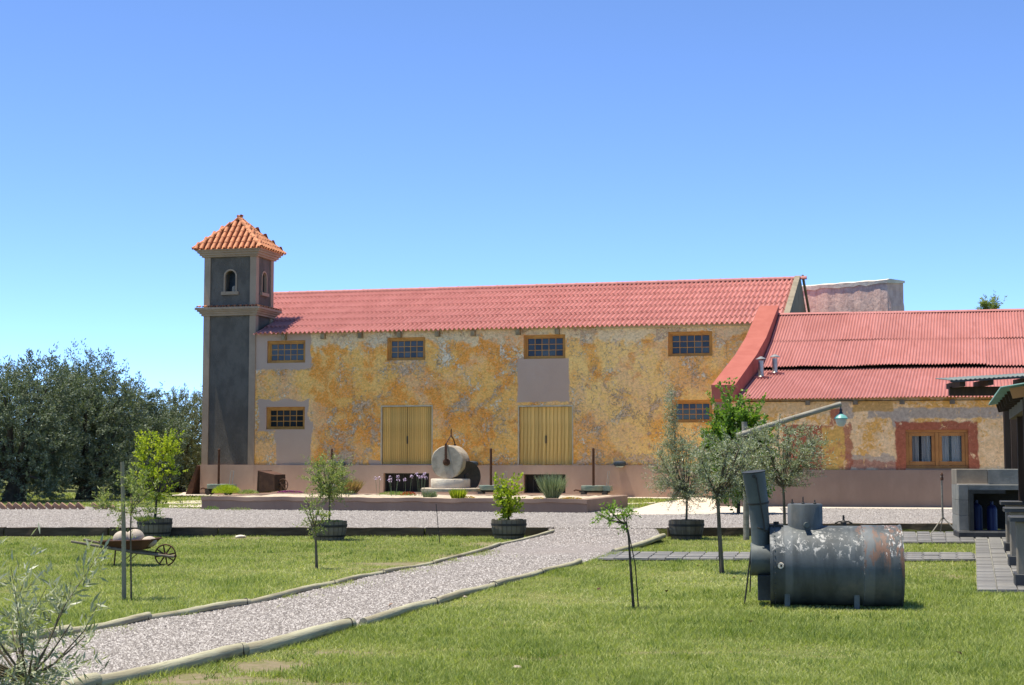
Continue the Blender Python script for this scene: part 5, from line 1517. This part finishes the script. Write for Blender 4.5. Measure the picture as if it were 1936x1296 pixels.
lb = FM.world(-17.0, -.2, .008)
o = MB().prism([(-.30, 0), (-.02, 0), (.24, 1.15), (.18, 1.17)], 0, .9).build('leaning_plate', M['rust'])
o.location = lb; o.rotation_euler = (0, 0, -TH); tag(o, 'dark rusty plate leaning against the tower foot', 'plate')
be = thing('brick_edging', 'zigzag row of tilted terracotta edging bricks at the foot of the olives', 'edging', gp(100, 964), R(1))
bm = MB().bbox((-.125, -.05, -.06), (.125, .05, .06), .008)
first = None
for k in range(16):
    x = (k - 7.5) * .215
    if k in (12,): continue
    o = bm.build('brick', M['brick'], be) if first is None else link('brick', first.data, be)
    first = first or o
    o.location = (x, random.uniform(-.03, .03), .085); o.rotation_euler = (random.uniform(-.06, .06), R(38) + random.uniform(-.08, .08), random.uniform(-.1, .1))
rb_ = gp(832, 1030, LAWN)
o = MB().tube([(0, 0, -.02), (-.04, 0, .35), (-.075, 0, .73)], .007, 6).tube([(0, 0, .0), (.06, -.05, .005), (.10, -.06, .02)], .006, 5).build('steel_rod', M['iron'])
o.location = rb_; tag(o, 'thin bent steel rod stuck upright in the lawn', 'rod')
def rock(px, py, r, lab, z=LAWN, mat='boulder', cat='stone', sq=(1.2, 1, .7)):
    m_ = MB().sphere((0, 0, 0), r, 12, 8, sq)
    m_.v = [tuple(Vector(v) * (1 + random.uniform(-.1, .1))) for v in m_.v]
    o = m_.build('stone', M[mat]); o.location = gp(px, py, z) + Vector((0, 0, r * .35)); tag(o, lab, cat)
rock(455, 1018, .085, 'flat white stone on the lawn near the sleepers', mat='white_cap', sq=(1.3, 1, .4))
rock(977, 1267, .032, 'small brown stone on the bare patch of the near lawn')
rock(878, 1132, .03, 'small tan stone beside the right edging log')

# ------------------------------------------------------------------ planter plants
def mound(name, label, cat, base, n, rx, ry, h, leaf, mat, seed, petals=None, group=None, npet=0):
    g = np.random.default_rng(seed)
    root = thing(name, label, cat, base, 0, group)
    d = unit(np.stack([g.normal(size=n), g.normal(size=n), np.abs(g.normal(size=n)) + .05], 1))
    P = d * np.array([rx, ry, h]) * (g.random((n, 1)) ** .35)
    D = unit(d + g.normal(size=(n, 3)) * .5 + np.array([0, 0, .3]))
    leaf_mesh('foliage', P, D, leaf[0] * g.uniform(.6, 1.1, n), leaf[1], mat, g.random(n), root)
    if petals:
        m_ = MB()
        for i in range(npet):
            q = unit(np.array([g.normal(), g.normal() - .3, abs(g.normal()) + .4])) * np.array([rx, ry, h]) * 1.05
            n_ = 6; r = g.uniform(.02, .034)
            vs_ = [(q[0] + r * math.cos(2 * PI * k / n_), q[1] + r * math.sin(2 * PI * k / n_) * .8, q[2] + .01 + .012 * (k % 2)) for k in range(n_)]
            m_.add(vs_ + [(q[0], q[1], q[2] - .004)], [(k, (k + 1) % n_, 6) for k in range(n_)])
        m_.build('blossoms', M[petals], root, 'stuff')
    return root
mound('groundcover', 'bright lime-green mound of groundcover spilling by the planter edge', 'plant', bedpt(428, 933), 3600, .46, .34, .27, (.05, .014), M['leaf_lime'], 71)
mound('groundcover', 'low grey-green rockery plant between the lime mound and the tub', 'plant', bedpt(470, 934), 900, .32, .25, .12, (.05, .014), M['leaf_mixed'], 72)
mound('flower_patch', 'patch of magenta flowers beside the tipped tub', 'flowers', bedpt(548, 934), 700, .42, .26, .08, (.04, .012), M['leaf_green'], 73, 'magenta', None, 190)
tuft('dry_clump', 'orange-brown dry grassy clump beside the bushy potted tree', 'plant', bedpt(660, 935), 1100, .52, .42, .028, M['leaf_straw'], 74, None, None, (0, 1), .75)
mound('groundcover', 'low green plants at the front rim below the lilac flowers', 'plant', bedpt(745, 937), 700, .5, .22, .10, (.06, .012), M['leaf_green'], 75)
def stalk_flower(px, py, hpx, lab, seed, n_=5):
    b = bedpt(px, py)
    sc = FPX / b.y
    root = thing('lilac_flower', lab, 'flower', b, 0, 'lilac flowers on tall stalks')
    g = random.Random(seed); h = hpx / sc
    m_ = MB(); hd_ = MB()
    for k in range(n_):
        x, y = g.uniform(-.14, .14), g.uniform(-.08, .08); hh = h * g.uniform(.82, 1.08)
        m_.tube([(x * .5, y * .5, 0), (x, y, hh)], .006, 4)
        for q in range(16):
            d = Vector((g.gauss(0, 1), g.gauss(0, 1), g.gauss(.3, .8))).normalized() * .055
            c = Vector((x, y, hh)) + d
            s_ = d.orthogonal().normalized() * .016; t_ = d.cross(s_).normalized() * .016
            hd_.add([c + s_, c + t_, c - s_, c - t_], [(0, 1, 2, 3)])
    m_.build('stalks', M['leaf_grey'], root, 'stuff'); hd_.build('heads', M['lilac'], root, 'stuff')
stalk_flower(716, 938, 32, 'single pair of lilac flower heads left of the basement opening', 1, 2)
stalk_flower(744, 939, 36, 'cluster of lilac flower heads before the left of the basement opening', 2, 5)
stalk_flower(770, 939, 34, 'lone lilac flower head before the middle of the basement opening', 3, 2)
stalk_flower(796, 939, 40, 'tallest cluster of lilac flower heads beside the millstone base', 4, 6)
mound('red_flowers', 'scarlet flowers in front of the millstone base', 'flowers', bedpt(772, 939), 260, .24, .16, .12, (.05, .012), M['leaf_green'], 76, 'scarlet', None, 46)
tuft('leafy_clump', 'short grey-green strappy clump in front of the millstone base', 'plant', bedpt(812, 942), 420, .22, .38, .018, M['leaf_grey'], 77)
tuft('leafy_clump', 'yellow-green strappy clump right of the millstone front', 'plant', bedpt(866, 944), 520, .30, .36, .022, M['leaf_lime'], 78)
mound('yellow_flowers', 'small yellow flowers right of the yellow-green strappy clump', 'flowers', bedpt(884, 944), 160, .22, .12, .06, (.04, .012), M['leaf_green'], 79, 'yellow', None, 40)
tuft('spiky_grass', 'tall grey-green spiky grass clump before the right basement opening', 'plant', bedpt(1044, 944), 950, .72, .34, .016, M['leaf_grey'], 80, None, None, (0, 1), .5)
mound('yellow_flowers', 'small yellow flowers at the right end of the planter', 'flowers', bedpt(1078, 946), 200, .30, .14, .06, (.04, .012), M['leaf_green'], 81, 'yellow', None, 70)
mound('yellow_flowers', 'tiny yellow flowers just left of the spiky grass clump', 'flowers', bedpt(1018, 945), 80, .14, .1, .05, (.04, .012), M['leaf_green'], 82, 'yellow', None, 20)
for i, (px, lab) in enumerate(((160, 'weeds at the foot of the planter beneath the lime mound'), (0, ''))):
    if not lab: continue
    mound('weeds', lab, 'weeds', gp(400, 965), 220, .22, .1, .10, (.05, .012), M['leaf_green'], 83)
mound('weeds', 'thin weeds at the foot of the planter below the tipped tub', 'weeds', gp(452, 966), 220, .4, .1, .08, (.05, .012), M['leaf_mixed'], 84)

# ------------------------------------------------------------------ grass blades and gravel stones (uncountable)
def scatter(n, y0, y1, power):
    """points on the near ground, thinning with distance"""
    u = rng.random(n)
    y = (y0 ** (1 - power) + u * (y1 ** (1 - power) - y0 ** (1 - power))) ** (1 / (1 - power))
    x = (rng.random(n) - .5) * 2 * (y * .352 + .45)
    return np.stack([x, y], 1)
def grass_on(pts, name, z, h0, w0, mat, seed, bare=True, parent=None):
    g = np.random.default_rng(seed)
    x, y = pts[:, 0], pts[:, 1]
    if bare:
        k = bareness(x, y)
        ok = g.random(len(x)) > k * 1.0
        pts = pts[ok]; x, y = pts[:, 0], pts[:, 1]
    n = len(pts)
    pat = .55 * vnoise(x * .9, y * .9, 31) + .45 * vnoise(x * 3.1, y * 3.1, 32)
    h = h0 * (.25 + 1.3 * pat) * g.uniform(.5, 1.3, n)
    wd = w0 * g.uniform(.7, 1.3, n) * (1 + np.clip(y - 12, 0, 30) * .035)
    a = g.uniform(0, 2 * PI, n)
    tilt = np.abs(g.normal(0, 1.0, n))
    dx, dy = np.cos(a) * tilt, np.sin(a) * tilt
    b_ = g.uniform(0, 2 * PI, n)
    wx, wy = np.cos(b_) * wd / 2, np.sin(b_) * wd / 2
    P = np.stack([x, y, np.full(n, z)], 1)
    v = np.stack([P + np.stack([wx, wy, np.zeros(n)], 1), P - np.stack([wx, wy, np.zeros(n)], 1), P + np.stack([dx * h, dy * h, h], 1)], 1).reshape(-1, 3)
    f = np.arange(n * 3).reshape(-1, 3)
    rn = np.clip(g.random(n) * .62 + (pat - .5) * -.5 + .14 + .30 * (vnoise(x * .35 + 3, y * .3, 33) - .45), 0, 1)
    return np_mesh(name, v, f, mat, np.repeat(rn, 3), parent, 'stuff')
pts = scatter(760000, 8.6, 32.8, 1.75)
ok = ~inside(pts, PATH_POLY) & (pts[:, 1] < np.where(pts[:, 0] < 5.2, 30.95, 32.8))
for p_ in SLATE_POLYS: ok &= ~inside(pts, p_)
gob = grass_on(pts[ok], 'grass', LAWN - .003, .042, .0085, M['grass'], 91)
gob['label'] = 'short sunlit lawn grass with worn dry patches'
gob['category'] = 'grass'
# courtyard grass beyond the planter and under the olives
q = np.stack([rng.uniform(-24, 6, 60000), rng.uniform(43.5, 64, 60000)], 1)
cp_ = np.array([(p.x, p.y) for p in (gp(1128, 974.5), gp(1482, 971), gp(1470, 957), gp(1352, 938.5), gp(1330, 938.5), gp(1243, 951), gp(1184, 968))])
loc_y = (q[:, 0] - FM.o.x) * FM.w.x + (q[:, 1] - FM.o.y) * FM.w.y
ok = ~inside(q, YARD_POLY) & ~inside(q, cp_) & (loc_y < -2.25) | ((q[:, 0] < -13.5) & ~inside(q, YARD_POLY))
pl_ = np.array([(v.x, v.y) for v in (FP.world(0, 0, 0), FP.world(pL, 0, 0), FP.world(pL, PD, 0), FP.world(0, PD, 0))])
ok &= ~inside(q, pl_)
gob2 = grass_on(q[ok], 'grass', -.006, .06, .02, M['grass'], 92, False)
gob2['label'] = 'courtyard grass beyond the planter and under the olives'; gob2['category'] = 'grass'
# darker weedy clumps, dry tufts and grass creeping on to the gravel
g_ = np.random.default_rng(101)
cl = scatter(520, 8.8, 30.5, 1.4)
cl = np.repeat(cl, 30, 0) + g_.normal(0, .07, (520 * 30, 2))
okc = ~inside(cl, PATH_POLY) & (cl[:, 1] < 30.9)
for p_ in SLATE_POLYS: okc &= ~inside(cl, p_)
gc = grass_on(cl[okc], 'grass', LAWN - .003, .062, .010, M['weed'], 95, False)
gc['label'] = 'darker weedy tufts dotted through the lawn'; gc['category'] = 'grass'
ed = np.array([(p.x, p.y) for p in sample_edge(LE, 700)])
ed2 = np.array([(p.x, p.y) for p in sample_edge(RE, 700)])
e1_ = np.repeat(ed, 9, 0) + np.stack([g_.gamma(1.4, .10, 6300), g_.normal(0, .05, 6300)], 1)
e2_ = np.repeat(ed2, 8, 0) + np.stack([g_.gamma(1.2, .04, 5600) + .03, g_.normal(0, .05, 5600)], 1)
ev = np.concatenate([e1_[vnoise(e1_[:, 0] * 1.7, e1_[:, 1] * 1.7, 77) > .42], e2_])
gc = grass_on(ev, 'grass', LAWN + .006, .050, .008, M['grass'], 96, False)
gc['label'] = 'ragged grass creeping along the path edging logs'; gc['category'] = 'grass'
def stones_on(pts, zf, name, size, seed, lo=0.0, hi=1.0):
    g = np.random.default_rng(seed)
    n = len(pts)
    base = np.array([(1, 0, 0), (-1, 0, 0), (0, 1, 0), (0, -1, 0), (0, 0, 1), (.55, .55, .55), (-.5, .6, .5), (0, -.6, .6)])
    octa = np.array([(0, 2, 4), (2, 1, 4), (1, 3, 4), (3, 0, 4)])
    a = g.uniform(0, 2 * PI, n)
    sx = size * g.uniform(.5, 1.3, n) * (1 + np.clip(pts[:, 1] - 14, 0, 40) * .02); sy = sx * g.uniform(.6, 1, n); sz = sx * g.uniform(.45, .85, n)
    v5 = base[:5][None] * np.stack([sx, sy, sz], 1)[:, None] + g.normal(0, .15, (n, 5, 3)) * sx[:, None, None]
    ca, sa = np.cos(a)[:, None], np.sin(a)[:, None]
    X = v5[:, :, 0] * ca - v5[:, :, 1] * sa + pts[:, 0:1]; Y = v5[:, :, 0] * sa + v5[:, :, 1] * ca + pts[:, 1:2]
    Z = v5[:, :, 2] + zf(pts[:, 1])[:, None]
    v = np.stack([X, Y, Z], -1).reshape(-1, 3)
    f = (np.arange(n)[:, None, None] * 5 + octa[None]).reshape(-1, 3)
    return np_mesh(name, v, f, M['pebble'], np.repeat(g.uniform(lo, hi, n), 5), None, 'stuff')
pts = scatter(480000, 8.6, 32.5, 1.7)
pts = pts[inside(pts, PATH_POLY)]
zp = lambda y: LAWN + .014 + .165 * np.clip((y - 25.5) / 5.6, 0, 1) + .001
go = stones_on(pts, zp, 'gravel', .0125, 93)
go['label'] = 'loose grey-pink gravel stones on the path'; go['category'] = 'gravel'
pts = np.stack([rng.uniform(-16, 16, 120000), rng.uniform(31.1, 46, 120000)], 1)
pts = pts[inside(pts, YARD_POLY) & ~inside(pts, cp_)]
go = stones_on(pts, lambda y: np.full(len(y), .003), 'gravel', .015, 94, .2, .8)
go['label'] = 'loose grey-pink gravel stones across the yard'; go['category'] = 'gravel'
# fallen leaves on the lawn
for k, (px, py) in enumerate(((1133, 1117), (1262, 1121), (740, 1147), (1420, 1180), (1390, 1095), (1322, 1072), (1812, 1240))):
    a = random.uniform(0, 6)
    o = MB().add([(0, -.03, .02), (.025, 0, .035), (0, .035, .02), (-.025, 0, .03)], [(0, 1, 2), (0, 2, 3)]).build('fallen_leaf', M['rust' if k < 2 else 'brick'])
    o.location = gp(px, py, LAWN + .015); o.rotation_euler = (.5, .2, a)
    tag(o, ('brown fallen leaf left of the spindly sapling', 'dark brown fallen leaf right of the spindly sapling', 'tan fallen leaf close to the right edging logs', 'tan fallen leaf in front of the boiler ash box', 'tan fallen leaf near the foot of the young olive', 'tan fallen leaf just below the slate path', 'tan fallen leaf in the near right corner of the lawn')[k], 'leaf', 'fallen leaves on the lawn')
